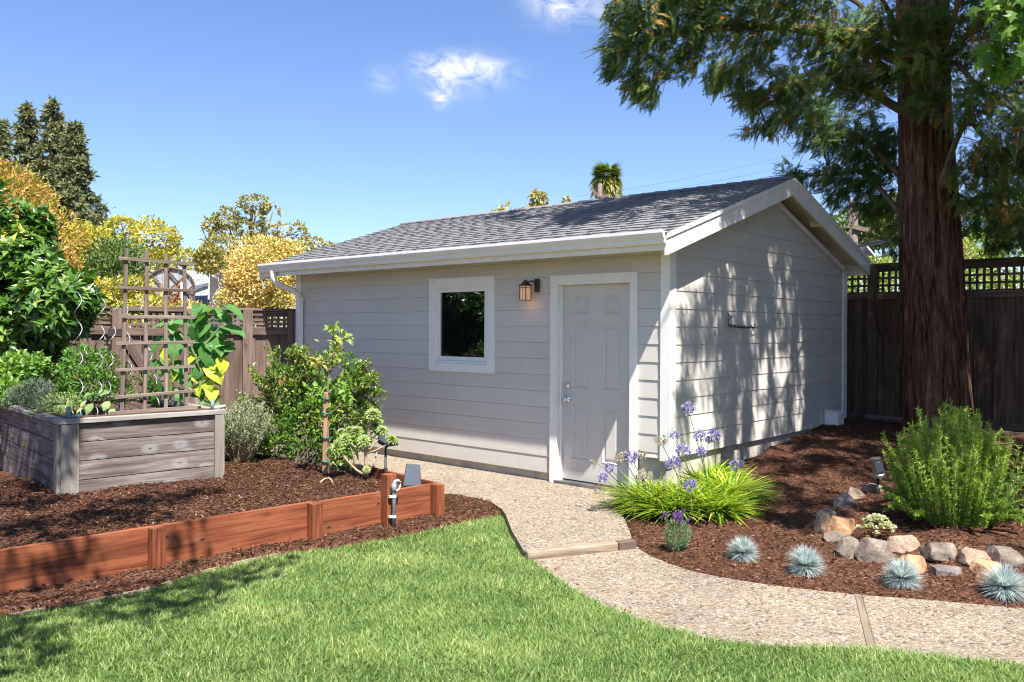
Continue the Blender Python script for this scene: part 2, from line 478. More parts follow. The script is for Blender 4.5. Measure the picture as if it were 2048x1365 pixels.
def aggregate():
    m, nt, bs, out = _nt('aggregate')
    v = coords(nt, (1, 1, 1), shift=False)
    w = nt.nodes.new('ShaderNodeVectorMath'); w.operation = 'ADD'
    nz = nt.nodes.new('ShaderNodeTexNoise'); nz.inputs['Scale'].default_value = 60
    L(nt, v, nz.inputs['Vector'])
    sc = nt.nodes.new('ShaderNodeVectorMath'); sc.operation = 'SCALE'; sc.inputs['Scale'].default_value = .01
    L(nt, nz.outputs['Color'], sc.inputs[0]); L(nt, v, w.inputs[0]); L(nt, sc.outputs[0], w.inputs[1])
    vo = nt.nodes.new('ShaderNodeTexVoronoi'); vo.inputs['Scale'].default_value = 66
    L(nt, w.outputs[0], vo.inputs['Vector'])
    vd = nt.nodes.new('ShaderNodeTexVoronoi'); vd.feature = 'DISTANCE_TO_EDGE'; vd.inputs['Scale'].default_value = 66
    L(nt, w.outputs[0], vd.inputs['Vector'])
    c = ramp(nt, nt_sep(nt, vo.outputs['Color']), [(0, (0.057, 0.048, 0.041)), (.05, (0.150, 0.112, 0.076)), (.20, (0.260, 0.200, 0.136)), (.42, (0.321, 0.272, 0.202)),
                                                   (.66, (0.370, 0.327, 0.260)), (.82, (0.198, 0.186, 0.167)), (.9, (0.299, 0.206, 0.131)), (1, (0.493, 0.474, 0.417))])
    e = ramp(nt, vd.outputs['Distance'], [(.0, (.62, .57, .52)), (.14, (1, 1, 1))])
    big = ramp(nt, math_(nt, 'ADD', math_(nt, 'MULTIPLY', noise(nt, v, 1.3, 6, .6), .7), math_(nt, 'MULTIPLY', noise(nt, v, 7, 4), .3)), [(.33, (.82, .78, .73)), (.5, (1.02, .98, .93)), (.7, (1.15, 1.10, 1.03))])
    col = mixc(nt, mixc(nt, c.outputs[0], e.outputs[0], .75, 'MULTIPLY'), big.outputs[0], 1, 'MULTIPLY')
    L(nt, col, bs.inputs['Base Color'])
    bs.inputs['Roughness'].default_value = .7
    h = ramp(nt, vd.outputs['Distance'], [(0, (0, 0, 0)), (.35, (1, 1, 1))])
    bump(nt, bs, h.outputs[0], .75, .006)
aggregate()

def mulch():
    m, nt, bs, out = _nt('mulch')
    v = coords(nt, (1, 1, 1), shift=False)
    w = nt.nodes.new('ShaderNodeMapping'); w.inputs['Scale'].default_value = (1, 1.9, 1); w.inputs['Rotation'].default_value = (0, 0, .6)
    nz = nt.nodes.new('ShaderNodeTexNoise'); nz.inputs['Scale'].default_value = 22; L(nt, v, nz.inputs['Vector'])
    a = nt.nodes.new('ShaderNodeVectorMath'); a.operation = 'MULTIPLY_ADD'
    L(nt, nz.outputs['Color'], a.inputs[0]); a.inputs[1].default_value = (.09, .09, .09); L(nt, v, a.inputs[2])
    L(nt, a.outputs[0], w.inputs[0])
    vo = nt.nodes.new('ShaderNodeTexVoronoi'); vo.inputs['Scale'].default_value = 60; L(nt, w.outputs[0], vo.inputs['Vector'])
    c = ramp(nt, nt_sep(nt, vo.outputs['Color']), [(0, (0.027, 0.011, 0.007)), (.3, (0.060, 0.024, 0.013)), (.6, (0.098, 0.041, 0.022)), (.85, (0.144, 0.066, 0.036)), (1, (0.211, 0.113, 0.066))])
    big = ramp(nt, noise(nt, v, 1.3, 4), [(.3, (.8, .78, .76)), (.7, (1.15, 1.15, 1.15))])
    L(nt, mixc(nt, c.outputs[0], big.outputs[0], 1, 'MULTIPLY'), bs.inputs['Base Color'])
    bs.inputs['Roughness'].default_value = .9; bs.inputs['Specular IOR Level'].default_value = .2
    bump(nt, bs, math_(nt, 'ADD', nt_sep(nt, vo.outputs['Color']), noise(nt, v, 90, 3)), .9, .012)
mulch()
leafmat('chips', [(0, (.028, .0125, .0065)), (.4, (.072, .030, .0155)), (.75, (.125, .055, .029)), (.93, (.185, .095, .054)), (1, (.31, .19, .115))], .85, 0, .15)
plain('soil', (.075, .042, .028), .95, .3, bscale=60, bstr=.7)
plain('dry_ground', (.16, .13, .09), .95, .3, bscale=20, bstr=.5)

def lawn_soil():
    m, nt, bs, out = _nt('lawn_base')
    v = coords(nt, (1, 1, 1), shift=False)
    r = ramp(nt, noise(nt, v, 45, 4), [(.3, (.035, .06, .014)), (.55, (.085, .12, .03)), (.75, (.20, .19, .075))])
    L(nt, r.outputs[0], bs.inputs['Base Color']); bs.inputs['Roughness'].default_value = .9
    bump(nt, bs, noise(nt, v, 120, 3), .8, .02)
lawn_soil()
leafmat('grass', [(0, (.055, .125, .026)), (.35, (.145, .245, .058)), (.60, (.27, .372, .105)), (.85, (.45, .485, .19)), (1, (.62, .56, .32))], .55, .4, .3, (1.1, 1.2, .5))

def stone(name, a, b, c):
    m, nt, bs, out = _nt(name)
    v = coords(nt, (1, 1, 1))
    n1 = noise(nt, v, 7, 8, .65, .4); n2 = noise(nt, v, 45, 4)
    r = ramp(nt, n1, [(.3, a), (.5, b), (.7, c)])
    sp = ramp(nt, n2, [(.35, (.6, .6, .6)), (.55, (1, 1, 1))])
    L(nt, mixc(nt, r.outputs[0], sp.outputs[0], .7, 'MULTIPLY'), bs.inputs['Base Color'])
    bs.inputs['Roughness'].default_value = .88
    bump(nt, bs, math_(nt, 'ADD', n1, math_(nt, 'MULTIPLY', n2, .4)), .7, .02)
stone('stone_grey', (.095, .073, .054), (.205, .16, .122), (.32, .26, .205))
stone('stone_tan', (.16, .10, .06), (.31, .215, .14), (.42, .325, .24))
stone('stone_orange', (.23, .105, .045), (.42, .22, .105), (.47, .315, .195))
stone('stone_dark', (.09, .072, .062), (.165, .138, .12), (.24, .205, .18))

def redwood_bark():
    m, nt, bs, out = _nt('redwood_bark')
    v = coords(nt, (8, 8, 1.0)); v2 = coords(nt, (25, 25, 3.0))
    n1 = noise(nt, v, 1.0, 7, .65, 1.5); n2 = noise(nt, v2, 1.0, 6, .65, 1.2)
    f = math_(nt, 'ADD', math_(nt, 'MULTIPLY', n1, .6), math_(nt, 'MULTIPLY', n2, .4))
    r = ramp(nt, f, [(.38, (.018, .009, .006)), (.47, (.10, .047, .029)), (.56, (.20, .10, .063)), (.67, (.36, .23, .165))])
    L(nt, r.outputs[0], bs.inputs['Base Color']); bs.inputs['Roughness'].default_value = .92
    bs.inputs['Specular IOR Level'].default_value = .15
    bump(nt, bs, f, 1.0, .06)
redwood_bark()

# foliage palettes
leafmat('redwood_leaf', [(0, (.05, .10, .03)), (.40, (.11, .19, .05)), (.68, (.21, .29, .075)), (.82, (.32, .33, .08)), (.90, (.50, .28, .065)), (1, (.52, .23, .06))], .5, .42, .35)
leafmat('conifer_leaf', [(0, (.09, .12, .07)), (.5, (.18, .20, .10)), (.85, (.28, .255, .12)), (1, (.34, .24, .12))], .7, .3, .2)
leafmat('magnolia_leaf', [(0, (.03, .085, .014)), (.5, (.07, .165, .024)), (.82, (.15, .27, .045)), (.94, (.30, .36, .08)), (1, (.52, .42, .08))], .22, .25, .7)
leafmat('orange_leaf', [(0, (.14, .20, .03)), (.32, (.36, .37, .055)), (.48, (.46, .31, .07)), (.8, (.50, .26, .09)), (1, (.58, .38, .17))], .6, .3, .3, (1.2, 1.1, .6))
leafmat('golden_leaf', [(0, (.16, .22, .03)), (.25, (.36, .36, .07)), (.45, (.70, .55, .18)), (.8, (.84, .66, .30)), (1, (.80, .54, .25))], .6, .3, .3, (1.15, 1.05, .6))
leafmat('yellow_leaf', [(0, (.12, .17, .03)), (.35, (.30, .32, .05)), (.7, (.56, .48, .07)), (1, (.66, .50, .10))], .5, .35, .3, (1.15, 1.1, .5))
leafmat('mid_leaf', [(0, (.06, .11, .03)), (.5, (.12, .19, .05)), (.9, (.22, .27, .08)), (1, (.32, .32, .09))], .5, .3, .3)
leafmat('sparse_leaf', [(0, (.15, .17, .06)), (.5, (.32, .29, .09)), (1, (.52, .40, .11))], .5, .3, .3)
leafmat('shrub_leaf', [(0, (.04, .11, .018)), (.45, (.11, .22, .03)), (.78, (.25, .36, .06)), (.92, (.42, .46, .11)), (1, (.42, .22, .09))], .3, .3, .5)
leafmat('sapling_leaf', [(0, (.10, .24, .03)), (.5, (.22, .34, .05)), (.8, (.36, .38, .08)), (1, (.45, .26, .07))], .35, .35, .45)
leafmat('lavender_leaf', [(0, (.19, .24, .12)), (.5, (.32, .37, .22)), (1, (.50, .53, .40))], .75, .25, .2)
leafmat('agapanthus_leaf', [(0, (.08, .20, .014)), (.45, (.23, .37, .026)), (.8, (.46, .54, .055)), (1, (.62, .58, .14))], .35, .35, .45)
leafmat('agapanthus_flower', [(0, (.22, .21, .50)), (.6, (.36, .33, .58)), (1, (.52, .44, .50))], .5, .3, .3, (1, 1, 1))
leafmat('faded_flower', [(0, (.33, .22, .30)), (.5, (.45, .38, .30)), (1, (.40, .36, .16))], .7, .2, .2, (1, 1, 1))
leafmat('fescue_leaf', [(0, (.36, .46, .46)), (.5, (.56, .65, .64)), (.93, (.70, .77, .75)), (1, (.58, .50, .34))], .6, .5, .3, (1, 1, .95))
leafmat('small_lavender_leaf', [(0, (.10, .19, .085)), (.5, (.19, .29, .14)), (1, (.30, .40, .22))], .65, .25, .25)
leafmat('lavender_flower', [(0, (.10, .03, .17)), (1, (.26, .11, .38))], .6, .3, .2, (1, 1, 1))
leafmat('sedum_leaf', [(0, (.32, .42, .14)), (.5, (.62, .64, .34)), (1, (.74, .66, .52))], .5, .3, .3, (1, 1, .8))
leafmat('rosemary_leaf', [(0, (.06, .16, .012)), (.5, (.17, .32, .03)), (.85, (.33, .48, .06)), (1, (.44, .50, .12))], .45, .3, .35)
leafmat('aeonium_leaf', [(0, (.17, .25, .06)), (.6, (.30, .37, .11)), (.85, (.40, .43, .19)), (1, (.42, .24, .14))], .35, .3, .45)
leafmat('dark_leaf', [(0, (.02, .055, .014)), (.6, (.04, .10, .02)), (1, (.09, .17, .03))], .35, .25, .45)
leafmat('vine_leaf', [(0, (.06, .17, .035)), (.55, (.13, .30, .075)), (.78, (.22, .40, .12)), (.84, (.46, .55, .04)), (1, (.62, .64, .07))], .5, .4, .3, (1.3, 1.35, .5))
leafmat('basil_leaf', [(0, (.06, .16, .022)), (.5, (.16, .31, .05)), (1, (.33, .45, .10))], .4, .35, .4)
leafmat('tomato_leaf', [(0, (.06, .13, .025)), (.5, (.14, .22, .05)), (1, (.32, .34, .12))], .55, .35, .3)
leafmat('squash_leaf', [(0, (.16, .27, .08)), (.6, (.27, .38, .13)), (1, (.45, .50, .20))], .5, .35, .3)
leafmat('dusty_leaf', [(0, (.07, .10, .06)), (.5, (.13, .17, .11)), (1, (.23, .27, .19))], .7, .2, .2)
leafmat('palm_leaf', [(0, (.06, .11, .02)), (.5, (.15, .21, .035)), (.8, (.32, .30, .06)), (1, (.50, .34, .10))], .5, .3, .3)
leafmat('dry_frond', [(0, (.20, .07, .03)), (.5, (.36, .16, .07)), (1, (.50, .30, .16))], .7, .2, .2, (1, 1, .9))
leafmat('maple_leaf', [(0, (.06, .15, .02)), (.6, (.12, .24, .03)), (1, (.22, .34, .055))], .45, .45, .3, (1.25, 1.3, .5))

def glass_mat():
    m, nt, bs, out = _nt('window_glass')
    bs.inputs['Base Color'].default_value = (.004, .006, .006, 1); bs.inputs['Roughness'].default_value = .015
    bs.inputs['IOR'].default_value = 2.1
    tr = nt.nodes.new('ShaderNodeBsdfTransparent'); tr.inputs[0].default_value = (.55, .62, .62, 1)
    mx = nt.nodes.new('ShaderNodeMixShader'); mx.inputs[0].default_value = .85
    L(nt, tr.outputs[0], mx.inputs[1]); L(nt, bs.outputs[0], mx.inputs[2]); L(nt, mx.outputs[0], out.inputs[0])
    m, nt, bs, out = _nt('lamp_glass')
    bs.inputs['Base Color'].default_value = (.65, .42, .28, 1); bs.inputs['Roughness'].default_value = .35
    bs.inputs['Emission Color'].default_value = (1, .50, .24, 1); bs.inputs['Emission Strength'].default_value = .13
    m, nt, bs, out = _nt('panel_glass')
    bs.inputs['Base Color'].default_value = (.045, .052, .07, 1); bs.inputs['Roughness'].default_value = .3
    bs.inputs['Coat Weight'].default_value = .3
glass_mat()
# ------------------------------------------------------------------ the setting: ground, lawn, paths, mulch
def sheet(poly, z0, z1):
    """closed slab from a plan polygon"""
    me = MB(); me.prism(poly, z0, z1, 2); return me
g = MB(); gx = np.linspace(-400, 400, 9)
g.add([(-600, -200, -.16), (600, -200, -.16), (600, 900, -.16), (-600, 900, -.16)], [(0, 1, 2, 3)])
kind(g.build('ground', 'dry_ground'), 'structure')

def gl(pts, z=0.0): return [tuple(gp(u, v, z)[:2]) for u, v in pts]
lawn_edge = gl([(0, 1237), (150, 1212), (300, 1181), (420, 1143), (560, 1110), (700, 1092), (850, 1063), (950, 1042), (1012, 1032)], 0.0)
lawn_path_upper = gl([(1022, 1062), (1042, 1100)], .0)
path_near = gl([(1055, 1112), (1110, 1155), (1180, 1198), (1260, 1233), (1330, 1257), (1420, 1278), (1520, 1290), (1740, 1300), (2048, 1330)], .0)
p0 = np.array(lawn_edge[0]); d0 = nrm(p0 - np.array(lawn_edge[1]))
pN = np.array(path_near[-1]); dN = nrm(pN - np.array(path_near[-2]))
LAWN = [tuple(p0 + d0 * 4)] + smooth_poly(lawn_edge + lawn_path_upper + path_near, 4) + [tuple(pN + dN * 4), (8, -6), (-9, -6)]
def grow(poly, d):
    P = np.array(poly); out = []
    ar = sum(P[i - 1][0] * P[i][1] - P[i][0] * P[i - 1][1] for i in range(len(P)))
    for i in range(len(P)):
        t_ = nrm(P[(i + 1) % len(P)] - P[i - 1]); n_ = np.array([t_[1], -t_[0]]) * (1 if ar > 0 else -1); out.append(tuple(P[i] + n_ * d))
    return out
LAWN_IN = grow(LAWN, -.12)
lw = sheet(grow(LAWN, .05), -.12, -.004).build('lawn', 'lawn_base'); kind(lw, 'structure')

# thin bender board between the mulch strip and the lawn
eb = smooth_poly([tuple(p0 + d0 * 1.5)] + lawn_edge[:5], 4); V = []
for i, p in enumerate(eb):
    a, b = np.array(eb[max(i - 1, 0)]), np.array(eb[min(i + 1, len(eb) - 1)]); t_ = nrm(b - a); n_ = np.array([-t_[1], t_[0]])
    for off in (.004, .024):
        for z in (-.10, .016): V.append((*(np.array(p) + n_ * off), z))
F = [q for i in range(len(eb) - 1) for q in ((4*i+1, 4*i+3, 4*i+7, 4*i+5), (4*i, 4*i+1, 4*i+5, 4*i+4), (4*i+2, 4*i+6, 4*i+7, 4*i+3))]
tag(MB().add(V, F).build('lawn_edging', 'sleeper_wood'), 'thin brown edging strip between the lawn and the mulch', 'edging')

# lower path of exposed aggregate, in two slabs parted by a wooden strip
far_edge = gl([(1267, 1088), (1300, 1111), (1380, 1141), (1480, 1161), (1580, 1175), (1700, 1188), (1860, 1200), (2048, 1217)], .0)
near_edge = [gl([(1052, 1107)], 0)[0]] + path_near
fe = smooth_poly(far_edge, 4); ne = smooth_poly(near_edge, 4)
fN = np.array(fe[-1]); fd = nrm(fN - np.array(fe[-3])); nN = np.array(ne[-1]); nd = nrm(nN - np.array(ne[-3]))
jf = np.array(gp(1716, 1189, 0)[:2]); jn = np.array(gp(1744, 1301, 0)[:2]); jd = nrm(jf - jn); jt = np.array([jd[1], -jd[0]])
def split(line, side):
    """part of an edge line on one side of the joint"""
    return [p for p in line if (np.dot(np.array(p) - jn, jt) * side) > .03]
A = split(fe, -1); B = split(ne, -1)
slab1 = A + [tuple(jf - jt * .022), tuple(jn - jt * .022)] + B[::-1]
A2 = split(fe, 1) + [tuple(fN + fd * 3)]; B2 = split(ne, 1) + [tuple(nN + nd * 3)]
slab2 = [tuple(jf + jt * .022)] + A2 + B2[::-1] + [tuple(jn + jt * .022)]
kind(sheet(slab1, -.13, .0).build('path', 'aggregate', bevel=.006), 'structure')
kind(sheet(slab2, -.13, .0).build('path', 'aggregate', bevel=.006), 'structure')
LOWER = fe + [tuple(fN + fd * 3), tuple(nN + nd * 3)] + ne[::-1]
js = beam('expansion_strip', None, (*(jn - jd * .0), -.032), (*(jf + jd * .0), -.032), .07, .042, 'joint_wood')
kind(js, 'structure')

# upper path by the shed door, one low step above
zU = .055
up_left = gl([(1012, 1031), (1003, 1018), (985, 1006), (955, 997), (900, 987)], zU)
up_right = gl([(1265, 1080), (1258, 1060), (1250, 1040), (1238, 1020), (1222, 1000)], zU)
sL, sR = np.array(gp(1047, 1101, zU)[:2]), np.array(gp(1264, 1079, zU)[:2])
UP = ([tuple(sR)] + up_right + [shw(-.30, -.30)[:2], shw(-.30, .0)[:2], shw(-6.0, .0)[:2], shw(-6.0, -.75)[:2], shw(-3.2, -.9)[:2], shw(-2.2, -1.75)[:2]]
      + [tuple(p) for p in up_left[::-1]] + [gp(1024, 1062, zU)[:2], tuple(sL)])
UP = [tuple(p) for p in UP]
kind(sheet(UP, -.13, zU).build('path', 'aggregate', bevel=.008), 'structure')
# weathered timber nosing on the step
sd = Vector((*(sR - sL), 0)).normalized(); sn = Vector((sd.y, -sd.x, 0))
st = thing('step_timber', 'weathered pale timber nosing along the low step of the pebbled path', 'step edging', (*((sL + sR) / 2), 0))
c0 = Vector((*(sL - (sL + sR) / 2), .022)) + sn * .04; c1 = Vector((*(sR - (sL + sR) / 2), .022)) + sn * .04
beam('timber', st, c0, c1 - sd * .16, .085, .078, 'sleeper_wood', bevel=.014)
beam('timber_end', st, c1 - sd * .155, c1, .080, .075, 'fence_wood', bevel=.008)

# ---- mulch: the strip in front of the red border, and the right bed with its slopes (one sheet each)
def idw(P, ctrl, pw=3.0):
    C = np.array(ctrl); d = ((P[:, None, :2] - C[None, :, :2]) ** 2).sum(-1) + .02
    w = d ** (-pw / 2); return (w * C[None, :, 2]).sum(1) / w.sum(1)
RC = []
for u, v in [(1267, 1088), (1300, 1111), (1380, 1141), (1480, 1161), (1580, 1175), (1700, 1188), (1860, 1200), (2048, 1217)]:
    q = gp(u, v, 0); RC.append((q.x, q.y, -.012))
for u, v in [(1258, 1060), (1245, 1030)]:
    q = gp(u, v, .03); RC.append((q.x, q.y, .03))
for y, z in [(-.3, .06), (.4, .12), (1.0, .19), (1.75, .26), (2.5, .335), (3.12, .40), (4.0, .47), (4.7, .50)]:
    q = shw(.05, y); RC.append((q.x, q.y, z))
for x in (.3, 1.2, 2.2, 3.4): q = shw(x, 5.2); RC.append((q.x, q.y, .46 - .02 * x))
for u, v, z in [(1487, 1125, .01), (1611, 1150, .01), (1805, 1173, .015), (2007, 1190, .015), (1660, 1085, .03), (1750, 1120, .02), (1870, 1148, .02), (2000, 1158, .02),
                (1420, 1060, .05), (1560, 1040, .09), (1600, 960, .20), (1700, 1020, .22), (1760, 1060, .21), (1900, 1060, .24), (2000, 1090, .22), (1900, 1000, .28), (2040, 1000, .30), (1660, 900, .34), (1700, 880, .42)]:
    q = gp(u, v, z); RC.append((q.x, q.y, z))
def Hr(P):
    P = np.atleast_2d(np.asarray(P, float)); z = idw(P, RC) + .008 * snoise(np.c_[P[:, :2], np.zeros(len(P))], 9, 3)
    lo = inpoly(P, LOWER) | inpoly(P, UP) | inpoly(P, LAWN)
    return np.where(lo, np.minimum(z, -.05), z)
def hr(x, y): return float(Hr([[x, y, 0]])[0])
def gph(u, v, z0=.1, H=None):
    """photo pixel to the sloping bed"""
    z = z0
    for _ in range(25):
        q = gp(u, v, z); z = .5 * z + .5 * (H or hr)(q.x, q.y)
    q = gp(u, v, z); return Vector((q.x, q.y, (H or hr)(q.x, q.y)))
def gridsheet(xs, ys, M, zf, keep=None):
    X, Y = np.meshgrid(xs, ys); P = np.c_[X.ravel(), Y.ravel(), np.zeros(X.size)]
    W = P @ np.array(M.to_3x3()).T + np.array(M.translation)
    W[:, 2] = zf(W); nx, ny = len(xs), len(ys)
    i = np.arange(nx * ny).reshape(ny, nx)
    F = np.stack([i[:-1, :-1], i[:-1, 1:], i[1:, 1:], i[1:, :-1]], -1).reshape(-1, 4)
    if keep is not None:
        c = W[F].mean(1); F = F[keep(c)]
    return MB().add(W, [F])
SM = Matrix.Translation(SHED_O) @ Matrix.Rotation(-YAW, 4, 'Z')
def keep_r(c):
    lx = (c[:, :2] - np.array(SHED_O[:2])) @ np.array(EX[:2]); ly = (c[:, :2] - np.array(SHED_O[:2])) @ np.array(EY[:2])
    return (~((lx < .0) & (ly > .02))) & (ly < 5.34) & (~inpoly(c, LAWN_IN)) & (lx > -.9)
kind(gridsheet(np.arange(-1.0, 8.0, .055), np.arange(-3.6, 5.4, .055), SM, Hr, keep_r).build('mulch_bed', 'mulch', smooth=True), 'structure')

# left border line (front face of the red boards) and its bed
BF0 = Vector((-.690, 7.395, 0)); BA = Vector((-.7175, -.6966, 0)).normalized(); BB = Vector((-.7175 * -.17 - .6966, .7175, 0)).normalized()
BB = Vector((-.72, .72, 0)).normalized()
Z_BT = .33                                                     # top of the red boards
BM = Matrix(((BA.x, BB.x, 0, BF0.x), (BA.y, BB.y, 0, BF0.y), (0, 0, 1, 0), (0, 0, 0, 1)))
def Hs(P):
    a = (P[:, 0] - BF0.x) * BA.x + (P[:, 1] - BF0.y) * BA.y; b = (P[:, 0] - BF0.x) * BB.x + (P[:, 1] - BF0.y) * BB.y
    z = .058 - .045 * np.clip(-b / .55, 0, 1.05) + .008 * snoise(P * [1, 1, 0], 8, 4)
    return np.where(inpoly(P, UP) | inpoly(P, slab1) | inpoly(P, LAWN), -.05, z)
def keep_s(c):
    return ~inpoly(c, UP)
kind(gridsheet(np.arange(-2.0, 6.0, .05), np.arange(-1.0, .7, .05), BM, Hs,
               lambda c: (~inpoly(c, LAWN_IN)) & (((c[:, 0] - BF0.x) * BB.x + (c[:, 1] - BF0.y) * BB.y < .06) | ((c[:, 0] - BF0.x) * BA.x + (c[:, 1] - BF0.y) * BA.y < -.02))).build('mulch_strip', 'mulch', smooth=True), 'structure')
def Hl(P):
    P = np.atleast_2d(np.asarray(P, float))
    b = (P[:, 0] - BF0.x) * BB.x + (P[:, 1] - BF0.y) * BB.y; a = (P[:, 0] - BF0.x) * BA.x + (P[:, 1] - BF0.y) * BA.y
    return .265 + .035 * np.clip((b - .2) / 1.2, 0, 1) * np.clip(a / 2, 0, 1) + .012 * snoise(P * [1, 1, 0], 6, 6) - .10 * np.clip((b - 2.6) / 2, 0, 1)
def hl(x, y): return float(Hl([[x, y, 0]])[0])
def keep_l(c):
    lx = (c[:, :2] - np.array(SHED_O[:2])) @ np.array(EX[:2]); ly = (c[:, :2] - np.array(SHED_O[:2])) @ np.array(EY[:2])
    return (ly < -.02) & ((ly < -1.45) | (lx < -3.0 + (-.9 - ly) * -.6)) | ((lx < -6.16) & (ly < 6))
kind(gridsheet(np.arange(.03, 9.0, .05), np.arange(.03, 8.2, .05), BM, Hl, keep_l).build('mulch_bed', 'mulch', smooth=True), 'structure')

# ---- loose chips lying on the mulch, and the grass
def chips(n, gen, H, name):
    P = gen(n); n = len(P); P[:, 2] = H(P) + rng.uniform(.001, .010, n)
    for poly, zt in ((UP, zU), (LOWER, 0.0)): P[:, 2] = np.where(inpoly(P, poly), zt + .004, P[:, 2])
    ax = rdir(n) * [1, 1, .25]; no = nrm(rdir(n) * .55 + [0, 0, 1])
    mb = MB(); put(mb, T_QUAD, P, ax, no, rng.uniform(.014, .05, n), rng.uniform(.006, .014, n), rng.uniform(0, 1, n) ** 1.1)
    return kind(mb.build(name, 'chips'), 'stuff')
def gen_r(n):
    P = np.c_[rng.uniform(.6, 6.4, n), rng.uniform(4.4, 12.0, n), np.zeros(n)]
    k = keep_r(P) & (np.abs(P[:, 0] / P[:, 1]) < .64) & (rng.uniform(0, 1, n) < np.clip(8.5 / P[:, 1], 0, 1) ** 2.2)
    z = Hr(P[k]); P = P[k]; J = P + rng.normal(size=P.shape) * .035 * (rng.uniform(0, 1, (len(P), 1)) < .5); inp = inpoly(J, LOWER) | inpoly(J, UP)
    return P[~inp]
chips(62000, gen_r, Hr, 'mulch_chips')
def gen_l(n):
    a, b = rng.uniform(.04, 4.6, n), rng.uniform(.05, 2.9, n)
    P = np.c_[BF0.x + BA.x * a + BB.x * b, BF0.y + BA.y * a + BB.y * b, np.zeros(n)]
    return P[keep_l(P) & (np.abs(P[:, 0] / P[:, 1]) < .64)]
chips(42000, gen_l, Hl, 'mulch_chips')
def gen_s(n):
    a, b = rng.uniform(-1.4, 4.6, n), rng.uniform(-.9, .5, n)
    k = (b < -.01) | (a < -.05); a, b, n = a[k], b[k], int(k.sum())
    P = np.c_[BF0.x + BA.x * a + BB.x * b, BF0.y + BA.y * a + BB.y * b, np.zeros(n)]
    J = P + rng.normal(size=P.shape) * .03 * (rng.uniform(0, 1, (len(P), 1)) < .5)
    return P[(~inpoly(J, LAWN)) & (~inpoly(J, UP)) & (np.abs(P[:, 0] / P[:, 1]) < .64)]
chips(22000, gen_s, Hs, 'mulch_chips')

def grass(n):
    Y = rng.uniform(3.75, 7.6, int(n * 2.2)); X = rng.uniform(-3.4, 3.4, len(Y))
    P = np.c_[X, Y, np.full(len(Y), -.006)]
    k = inpoly(P + rng.normal(size=P.shape) * .018, LAWN) & (np.abs(X / Y) < .64) & (rng.uniform(0, 1, len(Y)) < np.clip(4.6 / Y, 0, 1) ** 1.3)
    P = P[k][:n]; n = len(P)
    cl = snoise(P, 3.2, 11) * .5 + snoise(P, 11, 12) * .5
    dry = np.clip(snoise(P, 1.5, 31) * .6 + snoise(P, 5, 32) * .5 - .25, 0, 1)
    rn = np.clip(.42 + .17 * cl + .34 * dry + rng.normal(0, .23, n), 0, 1)
    wind = np.c_[np.cos(snoise(P, 2, 5) * 3), np.sin(snoise(P, 2, 5) * 3), np.zeros(n)]
    ax = nrm(rdir(n) * [1, 1, .1] * .75 + wind * .25 + np.c_[np.zeros(n), np.zeros(n), rng.uniform(.35, 1.3, n)])
    lay = rng.uniform(0, 1, n) < .12 * (1 + 2 * dry); ax[lay] = nrm(ax[lay] * [1, 1, .25])
    no = nrm(np.cross(np.cross(ax, [0, 0, 1]), ax) + rdir(n) * .25)
    ln = rng.uniform(.024, .054, n) * (1 + .25 * cl); wd = rng.uniform(.0032, .0058, n)
    mb = MB(); put(mb, blade_t(2, .34), P, ax, no, ln, wd, rn)
    return kind(mb.build('grass', 'grass'), 'stuff')
grass(215000)
# a few dead leaves and twigs on the path and the lawn
n = 150; P = np.c_[rng.uniform(-2.5, 3, n), rng.uniform(4.2, 9.0, n), np.zeros(n)]; up_ = inpoly(P, UP); lo_ = inpoly(P, LOWER); lw_ = inpoly(P, LAWN)
P[:, 2] = np.where(up_, zU + .004, np.where(lo_, .004, .03)); k = up_ | lo_ | (lw_ & (rng.uniform(0, 1, n) < .35)); P = P[k]; n = len(P)
mb = MB(); put(mb, T_OVAL, P, rdir(n) * [1, 1, .12], nrm(rdir(n) * .3 + [0, 0, 1]), rng.uniform(.015, .045, n), rng.uniform(.008, .018, n), rng.uniform(.2, 1, n))
kind(mb.build('fallen_leaves', 'chips'), 'stuff')
# ------------------------------------------------------------------ the shed (local frame: x along the door wall, y to the back, origin at the near corner)
shed = thing('garden_shed', 'pale grey lap-sided garden shed with white trim and dark shingle gable roof', 'shed', SHED_O, -YAW)
SW, XL = 4.62, -6.12
Z0S, STEP = 1.717, .175
def lap(x0, x1, z0, z1, axis='A', t=.012):
    """one lapped board on the door wall (A: y=0, facing -y) or the gable wall (B: x=0, facing +x)"""
    z1 = min(z1, z0 + STEP) - .0005
    mb = MB()
    if axis == 'A':
        mb.prism([(.004, z0), (-t, z0 + .002), (-t, z0 + .006), (-.005, z1), (.004, z1)], x0, x1, 0)
    else:
        mb.prism([(-.004, z0), (t, z0 + .002), (t, z0 + .006), (.005, z1), (-.004, z1)], x0, x1, 1)
    return mb.build('siding_board', 'siding', shed)
DX0, DX1, WX0, WX1, WZ0, WZ1 = -1.435, -.343, -3.326, -2.254, 1.177, 2.288
for k in range(-5, 10):
    z0 = Z0S - STEP * k; z1 = z0 + STEP
    def seg(xa, xb, zb=-9):
        a = max(z0, zb)
        if z1 - a > .02: lap(xa, xb, a, z1)
    if z1 > 2.60: z1 = 2.60
    if k == 9: z0 = .147 if False else z0
    if z0 < .14: continue
    win = z1 > WZ0 + .05 and z0 < WZ1 - .06
    if win: seg(XL + .10, WX0 + .004); seg(WX1 - .004, DX0 + .004)
    elif z0 >= 2.2: seg(XL + .10, -.075)
    else: seg(XL + .10, DX0 + .004)
    if z0 < 2.2: seg(DX1 - .004, -.075, .44)
z0 = Z0S - STEP * 9
